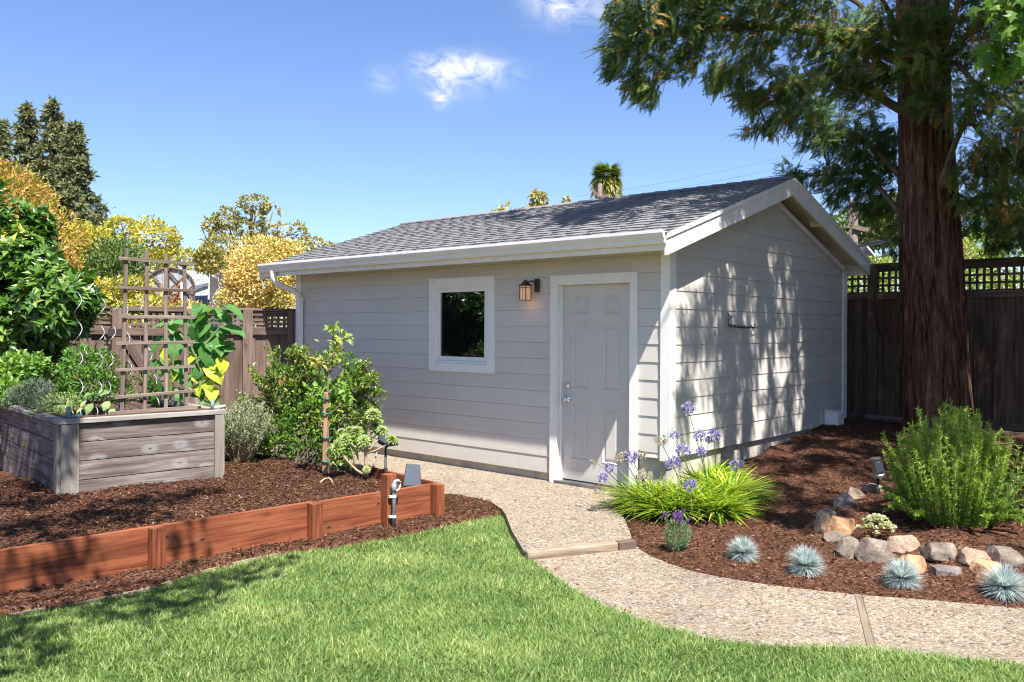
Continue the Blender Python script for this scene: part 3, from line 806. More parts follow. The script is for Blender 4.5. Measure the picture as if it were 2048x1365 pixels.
# core walls, so that nothing shows between the boards and the room behind the window is dark
core = MB()
core.prism([(.006, .47), (SW, .47), (SW, 2.5), (SW / 2, 3.2), (.006, 2.5)], -.006, -.016, 0)
core.prism([(.006, .10), (SW, .10), (SW, 2.5), (SW / 2, 3.2), (.006, 2.5)], XL, XL + .01, 0)
core.box(XL, -.006, SW - .01, SW, .1, 2.5)
core.box(XL, WX0 + .08, .006, .016, .16, 2.6); core.box(WX0 + .08, WX1 - .08, .006, .016, .16, WZ0 + .08); core.box(WX0 + .08, WX1 - .08, .006, .016, WZ1 - .08, 2.6)
core.box(WX1 - .08, DX0 + .05, .006, .016, .16, 2.6); core.box(DX0 + .05, DX1 - .05, .006, .016, 2.2, 2.6); core.box(DX1 - .05, -.006, .006, .016, .46, 2.6)
core.build('wall', 'room_dark', shed)
# gable wall boards, cut along the rakes
def rake_z(y): return 2.51 + .317 * y if y < 2.30 else 3.239 - .310 * (y - 2.30)
for k in range(-11, 8):
    z0 = Z0S - STEP * k; z1 = z0 + STEP
    a = max(z0, .45)
    if k == 7: a = .45
    if z1 - a < .02 or z0 > 3.18: continue
    y0, y1, yt0, yt1 = .088, 4.50, .088, 4.50
    if z1 > rake_z(.088):
        yt0 = max(.088, (z1 - 2.51) / .317); y0 = max(.088, (a - 2.51) / .317)
        yt1 = min(4.5, 2.30 + (3.239 - z1) / .310); y1 = min(4.5, 2.30 + (3.239 - a) / .310)
        if yt0 >= yt1: yt0 = yt1 = 2.30
    t = .012; z1 -= .0005
    v = [(-.004, y0, a), (t, y0, a), (.005, yt0, z1), (-.004, yt0, z1), (-.004, y1, a), (t, y1, a), (.005, yt1, z1), (-.004, yt1, z1)]
    MB().add(v, [(0, 1, 2, 3)[::-1], (4, 5, 6, 7), (1, 5, 6, 2)[::-1], (0, 4, 5, 1)[::-1], (3, 2, 6, 7)[::-1]]).build('siding_board', 'siding', shed)
# foundation
f = MB(); f.box(XL + .02, DX0 + .07, .022, .10, -.14, .30); f.box(DX1 - .06, -.03, .022, .10, -.14, .50); f.box(-.13, -.028, .10, SW - .03, -.14, .50)
f.build('foundation', 'concrete', shed)
# corner trim
def trim(name, *b, m='white_trim', bev=.003): return MB().box(*b).build(name, m, shed, bevel=bev)
MB().prism([(-.078, -.026), (.026, -.026), (.026, .090), (.002, .090), (.002, -.002), (-.078, -.002)], .424, 2.47, 2).build('corner_trim', 'white_trim', shed)
trim('corner_trim', .001, .024, 4.502, SW + .02, .45, 2.50)
trim('corner_trim', XL - .022, XL + .001, .05, .13, .147, 2.45)
trim('corner_trim', XL - .022, XL + .099, -.024, -.001, .147, 2.47)
# door: casing, jamb, slab with six panels, threshold, lock
cz = 2.256
trim('door_casing', DX0, DX0 + .095, -.034, .0, .032, cz - .072)
trim('door_casing', DX1 - .085, DX1, -.034, .0, .032, cz - .072)
trim('door_casing', DX0, DX1, -.036, .0, cz - .0715, cz)
jx0, jx1 = DX0 + .096, DX1 - .086
trim('door_jamb', jx0 - .02, jx0 + .0, -.030, .10, .06, 2.205); trim('door_jamb', jx1, jx1 + .02, -.030, .10, .06, 2.205)
trim('door_jamb', jx0, jx1, -.030, .10, 2.152, 2.205)
trim('door_stop', jx0, jx0 + .018, .02, .055, .06, 2.15); trim('door_stop', jx1 - .006, jx1, .02, .055, .06, 2.15)
SX0, SX1, SZ0, SZ1, SY = jx0 + .001, jx1 - .001, .098, 2.149, .056
door = MB()
cols = [(-1.205, -.985), (-.815, -.595)]; rows = [(1.835, 2.035), (1.06, 1.735), (.31, .885)]
xs = sorted({SX0, SX1, *[c for p in cols for c in p]}); zs = sorted({SZ0, SZ1, *[c for p in rows for c in p]})
for i in range(len(xs) - 1):
    for j in range(len(zs) - 1):
        xa, xb, za, zb = xs[i], xs[i + 1], zs[j], zs[j + 1]
        if (xa, xb) in cols and (za, zb) in rows:
            rings = [(0, 0), (.006, -.004), (.020, .011), (.034, .011), (.052, .002)]
            for (d0_, h0), (d1_, h1) in zip(rings[:-1], rings[1:]):
                o = [(xa + d0_, SY + h0, za + d0_), (xb - d0_, SY + h0, za + d0_), (xb - d0_, SY + h0, zb - d0_), (xa + d0_, SY + h0, zb - d0_)]
                q = [(xa + d1_, SY + h1, za + d1_), (xb - d1_, SY + h1, za + d1_), (xb - d1_, SY + h1, zb - d1_), (xa + d1_, SY + h1, zb - d1_)]
                door.add(o + q, [(k, (k + 1) % 4, 4 + (k + 1) % 4, 4 + k) for k in range(4)])
            d = .052; door.add([(xa + d, SY + .002, za + d), (xb - d, SY + .002, za + d), (xb - d, SY + .002, zb - d), (xa + d, SY + .002, zb - d)], [(0, 1, 2, 3)])
        else:
            door.add([(xa, SY, za), (xb, SY, za), (xb, SY, zb), (xa, SY, zb)], [(0, 1, 2, 3)])
door.box(SX0, SX1, SY + .018, SY + .045, SZ0, SZ1)
for b in ((SX0, SX0 + .012, SZ0, SZ1), (SX1 - .012, SX1, SZ0, SZ1), (SX0, SX1, SZ0, SZ0 + .012), (SX0, SX1, SZ1 - .012, SZ1)):
    door.box(b[0], b[1], SY + .0005, SY + .02, b[2], b[3])
dob = door.build('door', 'door_paint', shed)
RX = Matrix.Rotation(R(90), 4, 'X')
def turned(name, prof, c, m, par): return MB().lathe(prof, c, 18, RX).build(name, m, par, smooth=True)
turned('deadbolt', [(.0, 0), (.032, .0), (.033, .010), (.027, .016), (.018, .020), (.017, .028), (.0, .03)], (-1.262, SY, 1.085), 'chrome', dob)
turned('door_knob', [(.0, 0), (.036, 0), (.034, .008), (.013, .014), (.012, .034), (.026, .042), (.030, .054), (.024, .066), (.0, .07)], (-1.262, SY, .947), 'chrome', dob)
trim('threshold', jx0 - .02, jx1 + .02, -.055, .11, .03, .085, m='galvanised')
# window
def wf(name, x0, x1, z0, z1, w, y0, y1, par, m='white_trim', bot=None):
    mb = MB(); wb = bot or w
    mb.box(x0, x0 + w, y0, y1, z0, z1); mb.box(x1 - w, x1, y0, y1, z0, z1)
    mb.box(x0 + w, x1 - w, y0 + .0006, y1, z1 - w, z1); mb.box(x0 + w, x1 - w, y0 + .0006, y1, z0, z0 + wb)
    return mb.build(name, m, par, bevel=.003)
win = wf('window', WX0, WX1, WZ0, WZ1, .098, -.036, .004, shed)
wf('frame', WX0 + .098, WX1 - .098, WZ0 + .098, WZ1 - .098, .022, -.020, .03, win, bot=.03)
wf('sash', WX0 + .121, WX1 - .121, WZ0 + .130, WZ1 - .121, .048, -.008, .03, win)
MB().box(WX0 + .165, WX1 - .165, .012, .016, WZ0 + .17, WZ1 - .165).build('pane', 'window_glass', win)
# roof: deck, fascia, rakes, shingles, ridge caps, gutter
RY, RZ = 2.31, 3.43
def roof_z(y): return RZ - .318 * (RY - y) if y < RY else RZ - .306 * (y - RY)
YF, YR, XA, XB = -.455, 4.86, -6.40, .25
roof = MB()
roof.prism([(YF, roof_z(YF) - .045), (RY, RZ - .045), (YR, roof_z(YR) - .045), (YR, roof_z(YR) - .004), (RY, RZ - .004), (YF, roof_z(YF) - .004)], XA + .03, XB - .03, 0)
roof = roof.build('roof', 'white_trim', shed)
def rake(x0, x1):
    for (ya, yb) in ((YF, RY), (RY, YR)):
        h = .197
        mb = MB(); za, zb = roof_z(ya), roof_z(yb)
        mb.prism([(ya, za - h), (yb, zb - h), (yb, zb - .002), (ya, za - .002)], x0, x1, 0)
        mb.build('rake_board', 'white_trim', shed, bevel=.002)
        mb = MB(); mb.prism([(ya - (.012 if ya == YF else 0), za - .040), (yb + (.012 if yb == YR else 0), zb - .040), (yb + (.012 if yb == YR else 0), zb + .004), (ya - (.012 if ya == YF else 0), za + .004)],
                            x1 + .0005 if x1 > 0 else x0 - .014, x1 + .014 if x1 > 0 else x0 - .0005, 0)
        mb.build('drip_edge', 'white_trim', shed)
rake(XB - .03, XB); rake(XA, XA + .03)
zf = roof_z(-.43)
trim('fascia', XA + .03, XB - .03, -.43, -.40, 2.405, zf - .046)
trim('fascia', XA + .03, XB - .03, YR - .03, YR, roof_z(YR) - .20, roof_z(YR) - .05)
trim('frieze_board', XL + .02, -.03, -.022, -.001, 2.425, 2.50, m='siding')
for y in (1.05, 3.35, 2.31): trim('lookout', .02, XB - .031, y - .02, y + .02, roof_z(y) - .13, roof_z(y) - .047)
MB().prism([(2.3, 3.235 - .005), (4.5, rake_z(4.5) - .005), (4.5, rake_z(4.5) - .07), (2.3, 3.235 - .07)], .017, .034, 0).build('frieze_board', 'white_trim', shed)
# shingles
def strip_mesh(seed, ln):
    g = random.Random(seed); mb = MB(); x = 0
    # base layer, then the thicker random tabs of a laminated strip
    ex = .152; hd = .05
    mb.add([(0, 0, .0135), (ln, 0, .0135), (ln, ex + hd, -.004), (0, ex + hd, -.004), (0, 0, .001), (ln, 0, .001)], [(0, 1, 2, 3), (0, 4, 5, 1)], .42 + g.uniform(-.1, .1))
    while x < ln - .02:
        w = min(g.uniform(.09, .24), ln - x); tp = g.uniform(.008, .02)
        rv = min(1, max(0, g.gauss(.55, .23)))
        mb.add([(x + .004, -.002, .0185), (x + w - .004, -.002, .0185), (x + w - tp, ex + .0, .006), (x + tp, ex + .0, .006),
                (x + .004, -.002, .003), (x + w - .004, -.002, .003), (x + w - tp, ex, .0), (x + tp, ex, .0)],
               [(0, 1, 2, 3), (0, 4, 5, 1), (1, 5, 6, 2), (4, 0, 3, 7)], rv)
        x += w + g.uniform(.02, .16)
    return mb.mesh('shingle')
strips = [strip_mesh(s, .96) for s in range(9)]; short = {}
def slope(yr_from, yr_to, n, front=True):
    for r in range(n):
        y = yr_from + (yr_to - yr_from) * r / n
        ang = math.atan(.318) if front else -math.atan(.306)
        x = XA - .012 - ((r * 37) % 96) / 100
        while x < XB + .012:
            x0, x1 = max(x, XA - .012), min(x + .96, XB + .012)
            if x1 - x0 > .03:
                full = abs(x1 - x0 - .96) < .01
                if full: me = strips[random.randrange(9)]
                else:
                    kx = round(x1 - x0, 2); me = short.setdefault(kx, None) or strip_mesh(int(kx * 100), x1 - x0); short[kx] = me
                M = Matrix.Translation((x0, y, roof_z(y) + .001)) @ Matrix.Rotation(ang if front else math.pi - 0, 4, 'X')
                if not front: M = Matrix.Translation((x1, y, roof_z(y) + .001)) @ Matrix.Rotation(math.pi, 4, 'Z') @ Matrix.Rotation(math.atan(.306), 4, 'X')
                link('shingle', me, 'shingle', roof, M)
            x += .96
slope(YF - .03, RY - .03, 20)
back = MB(); back.prism([(RY, RZ), (YR + .02, roof_z(YR + .02)), (YR + .02, roof_z(YR + .02) + .014), (RY, RZ + .014)], XA - .012, XB + .012, 0)
back.build('shingle', 'shingle', roof)
cap = MB(); w = .135
cap.add([(0, -w, -w * .318 + .002), (0, 0, .004), (0, w, -w * .306 + .002), (.30, -w, -w * .318 + .002), (.30, 0, .004), (.30, w, -w * .306 + .002),
         (0, -w, -w * .318 + .022), (0, -.02, .020), (0, .02, .020), (0, w, -w * .306 + .022), (.30, -w, -w * .318 + .006), (.30, -.02, .006), (.30, .02, .006), (.30, w, -w * .306 + .006)],
        [(6, 7, 11, 10), (7, 8, 12, 11), (8, 9, 13, 12), (0, 1, 7, 6), (1, 8, 7), (1, 2, 9, 8), (0, 6, 10, 3), (2, 5, 13, 9)], .35)
capm = cap.mesh('ridge_cap'); nc = 33
for i in range(nc):
    x = XA - .014 + i * .2015
    o = link('ridge_cap', capm, 'shingle', roof, Matrix.Translation((min(x, XB + .014 - .3), RY, RZ + .016)) @ Matrix.Rotation(R(random.uniform(-.5, .5)), 4, 'Y'))
# gutter (K style) and downspout
zt = 2.575
prof = [(-.432, zt - .115), (-.482, zt - .115), (-.494, zt - .100), (-.496, zt - .075), (-.520, zt - .045), (-.530, zt - .020), (-.530, zt), (-.520, zt + .004), (-.516, zt - .004), (-.434, zt - .004)]
gu = MB().prism(prof, XA + .07, XB - .005, 0).build('gutter', 'white_trim', shed)
dx = -5.98
ds = MB()
ds.tube([(dx - .03, -.475, zt - .10), (dx - .03, -.475, zt - .20), (dx - .025, -.44, zt - .27), (dx - .01, -.25, zt - .335), (dx, -.10, zt - .40), (dx, -.062, zt - .47), (dx, -.062, zt - .52)], .040, 12)
ds = ds.build('downspout', 'white_trim', shed, smooth=True)
MB().box(dx - .038, dx + .038, -.098, -.026, .20, zt - .47).build('pipe', 'white_trim', ds, bevel=.008)
for z in (zt - .49, 1.15): MB().box(dx - .05, dx + .05, -.102, -.022, z, z + .03).build('bracket', 'white_trim', ds, bevel=.003)
# small vent cover low on the gable wall
vb = MB(); vb.prism([(.018, .45), (.20, .435), (.20, .60), (.15, .625), (.018, .64)], 3.85, 4.06, 1)
vb = vb.build('vent_cover', 'white_trim', shed, bevel=.006)
MB().prism([(.018, .642), (.15, .627), (.212, .598), (.212, .608), (.15, .640), (.018, .655)], 3.84, 4.07, 1).build('lid', 'white_trim', vb)

# wall lantern beside the door (lit)
lx, lz = -1.70, 2.105
lt = thing('wall_lantern', 'small bronze wall lantern with glowing amber glass between window and door', 'wall lamp', shw(lx, -.02, lz), -YAW)
MB().box(.05, .11, -.022, -.001, -.02, .125).build('backplate', 'dark_metal', lt, bevel=.003)
MB().tube([(.08, -.02, .07), (.06, -.06, .10), (.02, -.10, .085)], .010, 8).build('arm', 'dark_metal', lt, smooth=True)
lc = (-.005, -.105)
MB().lathe([(0, .115), (.016, .112), (.020, .095), (.048, .070), (.072, .052), (.074, .046), (0, .046)], (*lc, 0), 4, Matrix.Rotation(R(45), 4, 'Z')).build('cap', 'dark_metal', lt)
MB().box(lc[0] - .040, lc[0] + .040, lc[1] - .040, lc[1] + .040, -.105, .046).build('glass_shade', 'lamp_glass', lt)
fr = MB()
for sx in (-1, 1):
    for sy in (-1, 1):
        x, y = lc[0] + sx * .042, lc[1] + sy * .042; fr.box(x - .004, x + .004, y - .004, y + .004, -.106, .05)
for z in (-.112, .022):
    for s in (-1, 1):
        fr.box(lc[0] - .047, lc[0] + .047, lc[1] + s * .043 - .004, lc[1] + s * .043 + .004, z, z + .007); fr.box(lc[0] + s * .043 - .004, lc[0] + s * .043 + .004, lc[1] - .047, lc[1] + .047, z + .0005, z + .0065)
for s in (-1, 1): fr.box(lc[0] - .0025, lc[0] + .0025, lc[1] + s * .0425 - .002, lc[1] + s * .0425 + .002, -.105, .046)
fr.build('cage', 'dark_metal', lt)
pl = bpy.data.lights.new('lantern_bulb', 'POINT'); pl.energy = .08; pl.color = (1, .45, .18); pl.shadow_soft_size = .025
po = bpy.data.objects.new('lantern_bulb', pl); COL.objects.link(po); po.parent = lt; po.location = (lc[0], lc[1], -.135)

# twisted wire left hanging on the gable wall
hk = thing('wire_bracket', 'twisted dark wire with a small clip on the gable wall', 'wire', shw(.03, 1.12, 1.74), -YAW)
mb = MB()
for ph in (0, math.pi):
    mb.tube([(.02 + .012 * math.cos(t * 26 + ph), .02 + t * .66, -.01 * t - .055 * t * (1 - t) + .012 * math.sin(t * 26 + ph) + (.035 * max(0, t - .86) / .14 if ph else .01 * max(0, t - .8))) for t in np.linspace(0, 1, 60)], .0055, 6)
mb.build('wire', 'black_plastic', hk, smooth=True)
mb = MB(); mb.tube([(.01, 0, .13), (.02, .0, .095), (.03, .06, .09), (.02, .06, .07), (.01, .01, .06), (.015, .005, .0)], .007, 6); mb.build('clip', 'dark_metal', hk, smooth=True)
# ------------------------------------------------------------------ fences of upright boards with a lattice band on top
def fence(name, label, p0, p1, base, zt, zl, m, ml, posts, bw=.138, group=None, skip=None, kick=True, front=-1):
    """local x runs from p0 to p1; zt top, zl top of the boards (under the lattice); front: which side (-y) is looked at"""
    p0, p1 = Vector(p0), Vector(p1); d = p1 - p0; ln = d.length; rz = math.atan2(d.y, d.x)
    t = thing(name, label, 'fence', (p0.x, p0.y, base), rz)
    zt -= base; zl -= base
    skip = skip or (9e9, 9e9)
    def inskip(a, b): return a < skip[1] and b > skip[0]
    x = 0; i = 0
    while x < ln:
        w = min(bw * random.uniform(.82, 1.12), ln - x)
        if w > .03 and not inskip(x, x + w):
            beam('fence_board', t, (x + w / 2, (.0195 if i % 2 else 0), .02), (x + w / 2, (.0195 if i % 2 else 0), zl + .01), round(w + .012, 2), .018, m, (1, 0, 0), .0015)
        x += w; i += 1
    def rail(za, zb, y0, y1, nm, mm):
        segs = [(0, ln)] if skip[0] > ln else [(0, skip[0]), (skip[1], ln)]
        for a, b in segs:
            if b - a > .02: beam(nm, t, (a, (y0 + y1) / 2, (za + zb) / 2), (b, (y0 + y1) / 2, (za + zb) / 2), zb - za, y1 - y0, mm)
    rail(zt - .035, zt, -.055, .055, 'cap_rail', m); rail(zt - .11, zt - .036, -.030, -.010, 'top_rail', m)
    rail(zl - .0, zl + .095, -.040, -.012, 'middle_rail', m)
    if kick: rail(.0, .13, -.045, -.012, 'kick_board', m)
    for px_ in posts: beam('post', t, (px_, -.012, -.1), (px_, -.012, zt - .036), .135, .10, m, (1, 0, 0))
    z0, z1 = zl + .06, zt - .07; nh = 4; x = .03; k = 0
    while x < ln:
        if not inskip(x, x + .04): beam('lattice_slat', t, (x, .004, z0), (x, .004, z1), .034, .008, ml, (1, 0, 0), .001)
        x += .085
    segs = [(0, ln)] if skip[0] > ln else [(0, skip[0]), (skip[1], ln)]
    for j in range(nh):
        z = z0 + .035 + (z1 - z0 - .07) * j / (nh - 1)
        for a, b in segs:
            if b - a > .02: beam('lattice_slat', t, (a, -.005, z), (b, -.005, z), .032, .008, ml, (0, 0, 1), .001)
    return t
fp0, fp1 = shw(-.35, 5.32), shw(5.2, 5.32)
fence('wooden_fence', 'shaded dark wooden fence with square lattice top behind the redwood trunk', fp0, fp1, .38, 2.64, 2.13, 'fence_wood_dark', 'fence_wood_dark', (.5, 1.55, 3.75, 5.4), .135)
fl0, fl1 = Vector((-8.4, 9.98, 0)), Vector((-3.16, 12.26, 0))
fL = (fl1 - fl0).length
fence('wooden_fence', 'weathered brown wooden fence with lattice top left of the shed', fl0, fl1, .12, 1.965, 1.585, 'fence_wood', 'lattice_wood', (.4, 2.3, fL - .67, fL - .05), .15, skip=(3.28, 4.36))
# the gate in that fence
gd = (fl1 - fl0).normalized()
ga = fl0 + gd * 3.30; gt = thing('garden_gate', 'brown board garden gate with diagonal brace behind the trellis', 'gate', (ga.x, ga.y, .12), math.atan2(gd.y, gd.x))
gw = 1.04; zt, zl = 1.82, 1.47
x = .05
while x < gw - .05:
    w = min(.15, gw - .02 - x)
    if w > .03: beam('gate_board', gt, (x + w / 2, .01, .05), (x + w / 2, .01, zl), w - .005, .018, 'fence_wood', (1, 0, 0), .0015)
    x += .15
for x in (.07, gw - .07): beam('stile', gt, (x, -.022, .05), (x, -.022, zt), .14, .04, 'fence_wood', (1, 0, 0))
for za, zb in ((.10, .24), (zl - .02, zl + .08), (zt - .04, zt + .03)): beam('gate_rail', gt, (.14, -.020, (za + zb) / 2), (gw - .14, -.020, (za + zb) / 2), zb - za, .036, 'fence_wood')
beam('brace', gt, (.16, -.021, zl - .05), (gw - .2, -.021, .30), .13, .034, 'fence_wood')
for i in range(10): beam('lattice_slat', gt, (.17 + i * .078, .004, zl + .05), (.17 + i * .078, .004, zt - .02), .030, .008, 'lattice_wood', (1, 0, 0), .001)
for j in range(3): beam('lattice_slat', gt, (.14, -.004, zl + .13 + j * .085), (gw - .14, -.004, zl + .13 + j * .085), .028, .008, 'lattice_wood', (0, 0, 1), .001)
MB().box(-.05, .16, -.050, -.043, zl - .03, zl + .07).build('hinge', 'dark_metal', gt)
# side fence beyond the left edge (seen in the window glass)
fence('wooden_fence', 'weathered side fence beyond the left edge mirrored in the shed window', Vector((-9.6, 4.2, 0)), Vector((-8.45, 9.9, 0)), .1, 1.97, 1.58, 'fence_wood', 'lattice_wood', (.1, 2.5, 4.9), .16, kick=False)
# loose kick boards on the ground by the right fence
ks = thing('loose_plank', 'short pale plank lying along the foot of the dark fence', 'plank', shw(.15, 5.0, .50), -YAW)
beam('board', ks, (0, 0, .0), (.55, -.03, .0), .05, .03, 'joint_wood')
ks = thing('edging_board', 'long thin edging board on the mulch below the dark fence', 'edging board', shw(.25, 4.86, .45), -YAW)
beam('board', ks, (0, 0, .0), (3.3, .1, -.07), .06, .025, 'sleeper_wood')

# ------------------------------------------------------------------ red-stained retaining border
bd = thing('retaining_border', 'red stained timber border holding up the left mulch bed', 'border', BF0, math.atan2(BA.y, BA.x))
# local x runs left along the border, local +y is towards the lawn side... keep front face at local y = fs * 0
fs = 1 if (Matrix.Rotation(math.atan2(BA.y, BA.x), 3, 'Z') @ Vector((0, 1, 0))).dot(-BB) > 0 else -1
def bb(name, x0, x1, y, z0, z1, t=.038, **k): return beam(name, bd, (x0, -fs * (y + t / 2), (z0 + z1) / 2), (x1, -fs * (y + t / 2), (z0 + z1) / 2), z1 - z0, t, 'red_wood', **k)
def aof(u, v, z, off=.046):
    k = (u - 1024) / F_PX; o = BF0 - BB * off                    # where the line of post fronts crosses this column of the photo
    return (k * o.y - o.x) / (BA.x - k * BA.y)
xp = [aof(878, 1000, .15), aof(632, 1040, .15), aof(316, 1100, .15)]; x0b = xp[0] - .05
bb('board', x0b, xp[1] - .02, 0, .01, Z_BT - .012); bb('board', xp[1] - .018, xp[2] + .002, .003, .005, Z_BT - .004); bb('board', xp[2] + .004, 5.6, 0, 0, Z_BT)
rl = thing  # (no-op name to keep the section readable)
beam('board', bd, (x0b + .018, fs * .0 - fs * .04, .17), (x0b + .018, -fs * 1.15, .19), Z_BT - .03, .036, 'red_wood')
def post(x, z1, w=.088, d=.088, y=.002): return beam('post', bd, (x, fs * (d / 2 + y), -.05), (x, fs * (d / 2 + y), z1), w, d, 'red_wood', (1, 0, 0), .004)
post(aof(877, 1000, .15) , Z_BT - .01); post(xp[1], Z_BT - .005); post(xp[2], Z_BT); post(xp[2] + 1.75, Z_BT)
xt = aof(779, 1000, .15)
post(xt, .47, .092, .092)
# irrigation riser strapped to the tall post
ip = thing('irrigation_riser', 'grey plastic irrigation pipe with white clips on the tall red post', 'pipe', BF0, math.atan2(BA.y, BA.x))
xq = aof(790, 1000, .15, .13) - .0; yq = fs * .130
MB().tube([(xq, yq, -.03), (xq, yq, .385), (xq - .002, yq, .40), (xq - .012, yq - fs * .004, .414), (xq - .03, yq - fs * .01, .418)], .0165, 10).build('pipe', 'grey_pvc', ip, smooth=True)
MB().tube([(xq, yq, .33), (xq, yq, .40)], .021, 10).build('elbow', 'grey_pvc', ip, smooth=True)
MB().tube([(xq - .028, yq - fs * .01, .418), (xq - .055, yq - fs * .02, .418), (xq - .07, yq - fs * .03, .41)], .013, 8).build('fitting', 'white_pvc', ip, smooth=True)
MB().tube([(xq - .07, yq - fs * .03, .41), (xq - .10, yq - fs * .05, .395), (xq - .105, yq - fs * .055, .365), (xq - .085, yq - fs * .05, .335), (xq - .04, yq - fs * .045, .325)], .0085, 8).build('hose', 'white_pvc', ip, smooth=True)
for z in (.12, .285):
    c = ip; MB().lathe([(.0175, 0), (.021, 0), (.021, .02), (.0175, .02)], (xq, yq, z), 12).build('clamp', 'white_pvc', ip); MB().box(xq - .004, xq + .04, yq - fs * .0 - .022, yq + .0, z, z + .02).build('clamp', 'white_pvc', ip, bevel=.002)

# ------------------------------------------------------------------ raised planter of weathered boards
RB0 = gp(120, 996, .27); RBR = gp(444, 961, .27)
rbx = (-BA * .72 + (RBR - RB0).normalized() * .28).normalized()
rr_ = ray(444, 961); rbL = (RB0.y * rr_.x - RB0.x) / (rbx.x - rbx.y * rr_.x); rby = Vector((-rbx.y, rbx.x, 0))
rb = thing('raised_planter', 'weathered grey wooden raised planter box filled with vegetables', 'planter', (RB0.x, RB0.y, .27), math.atan2(rbx.y, rbx.x))
rbD = 2.25; rbH = .625
bhs = [.0 - .04, .125, .285, .445, rbH - .022]
for i in range(4):
    a, b = bhs[i] + .003, bhs[i + 1] - .003
    beam('board', rb, (.10, .020, (a + b) / 2), (rbL - .075, .020, (a + b) / 2), b - a, .036, 'bed_wood')
    beam('board', rb, (.020, .06, (a + b) / 2), (.020, rbD - .06, (a + b) / 2), b - a, .036, 'bed_wood')
    beam('board', rb, (rbL - .020, .06, (a + b) / 2), (rbL - .020, rbD - .06, (a + b) / 2), b - a, .036, 'bed_wood')
    beam('board', rb, (.05, rbD - .020, (a + b) / 2), (rbL - .05, rbD - .020, (a + b) / 2), b - a, .036, 'bed_wood')
for px_, py in ((0, 0), (rbL, 0), (0, rbD), (rbL, rbD)):
    sx, sy = (1 if px_ == 0 else -1), (1 if py == 0 else -1)
    beam('post', rb, (px_ + sx * (.069 if px_ == 0 else .035), py - sy * .012, -.10), (px_ + sx * (.069 if px_ == 0 else .035), py - sy * .012, rbH - .024), .135 if px_ == 0 else .088, .030, 'bed_post', (1, 0, 0))
    beam('post', rb, (px_ - sx * .012, py + sy * .045, -.10), (px_ - sx * .012, py + sy * .045, rbH - .0235), .085, .030, 'bed_post', (0, 1, 0))
rw = .088
for (a, b) in (((-.03, rw / 2 - .03, rbH), (rbL + .03, rw / 2 - .03, rbH)), ((-.03, rbD + .03 - rw / 2, rbH), (rbL + .03, rbD + .03 - rw / 2, rbH)),
               ((rw / 2 - .03, rw - .029, rbH), (rw / 2 - .03, rbD - rw + .029, rbH)), ((rbL + .03 - rw / 2, rw - .029, rbH), (rbL + .03 - rw / 2, rbD - rw + .029, rbH))):
    a, b = Vector(a), Vector(b); x = (b - a).normalized()
    beam('cap_rail', rb, a, b, .038, rw, 'rim_wood')
so = gridsheet(np.linspace(.04, rbL - .04, 26), np.linspace(.04, rbD - .04, 34), Matrix.Identity(4), lambda W: rbH - .045 + .02 * snoise(W, 9, 2))
so.build('soil', 'soil', rb, smooth=True)
RBM = Matrix.Translation((RB0.x, RB0.y, .27)) @ Matrix.Rotation(math.atan2(rbx.y, rbx.x), 4, 'Z')
def rbw(x, y, z=0): return RBM @ Vector((x, y, z))
# inner drip frame of thin boards, and the pipe stubs
df = thing('drip_frame', 'thin brown wooden frame lying inside the front rim of the planter', 'frame', rbw(0, 0, rbH), math.atan2(rbx.y, rbx.x))
beam('slat', df, (.42, .11, .035), (rbL - .20, .10, .045), .035, .025, 'trellis_wood'); beam('slat', df, (rbL - .20, .10, .045), (rbL - .12, .22, .03), .03, .02, 'trellis_wood')
beam('slat', df, (.08, .085, .022), (rbL - .08, .075, .024), .018, .022, 'fence_wood_dark'); beam('slat', df, (.085, .09, .022), (.085, 1.6, .022), .018, .022, 'fence_wood_dark')
def stub(loc, label, m, horiz, up=.10):
    t = thing('pipe_stub', label, 'pipe', loc, math.atan2(rbx.y, rbx.x))
    MB().tube([(0, 0, 0), (0, 0, up)], .017, 10).build('riser', m, t, smooth=True)
    MB().tube([(0, 0, .018), horiz], .0145, 10).build('arm', 'white_pvc' if 'white' in label else m, t, smooth=True)
stub(rbw(.075, .05, rbH + .019), 'dark green pipe stub on the near corner of the planter rim', 'teal_plastic', (.10, -.0, .018), .10)
stub(rbw(rbL - .07, .06, rbH + .019), 'grey green pipe stub with white arm on the right end of the planter rim', 'grey_pvc', (.13, .01, .025), .095)
t = thing('pipe_piece', 'short white pipe piece lying on the left rim of the planter', 'pipe', rbw(.03, .78, rbH + .036), math.atan2(rbx.y, rbx.x) + R(55))
MB().tube([(-.085, 0, 0), (.085, 0, .006)], .018, 12).build('pipe', 'white_pvc', t, smooth=True)
# trellis
tb0 = at(243, 822, 7.62); tb1 = at(373, 812, 8.02); tx = (tb1 - tb0); tx.z = 0; tw = tx.length; tx.normalize()
tr = thing('trellis', 'grey brown wooden ladder trellis standing in the planter', 'trellis', (tb0.x, tb0.y, .27 + rbH - .05), math.atan2(tx.y, tx.x))
TL = 1.56; lean = .055
for i, uu in enumerate((0, .345, .67, 1.0)):
    beam('upright', tr, (uu * tw, 0, 0), (uu * (tw - .06) + lean, .06, TL - .012 * i), .033, .018, 'trellis_wood', (1, 0, 0))
for i, z in enumerate((.215, .46, .70, .945, 1.21, 1.475)):
    f = z / TL; a = .055 if i < 4 else .06
    beam('crossbar', tr, (-.075 + lean * f, -.024 + .06 * f, z - .012), (tw + .075 - .04 * f + lean * f, -.024 + .06 * f, z + .022 - .055 * f), .031, .016, 'trellis_wood')
beam('crossbar', tr, (-.075 + lean * .8 - .01, -.024, 1.00), (-.074 + lean * .8 - .009, -.024, 1.0), .01, .01, 'trellis_wood')
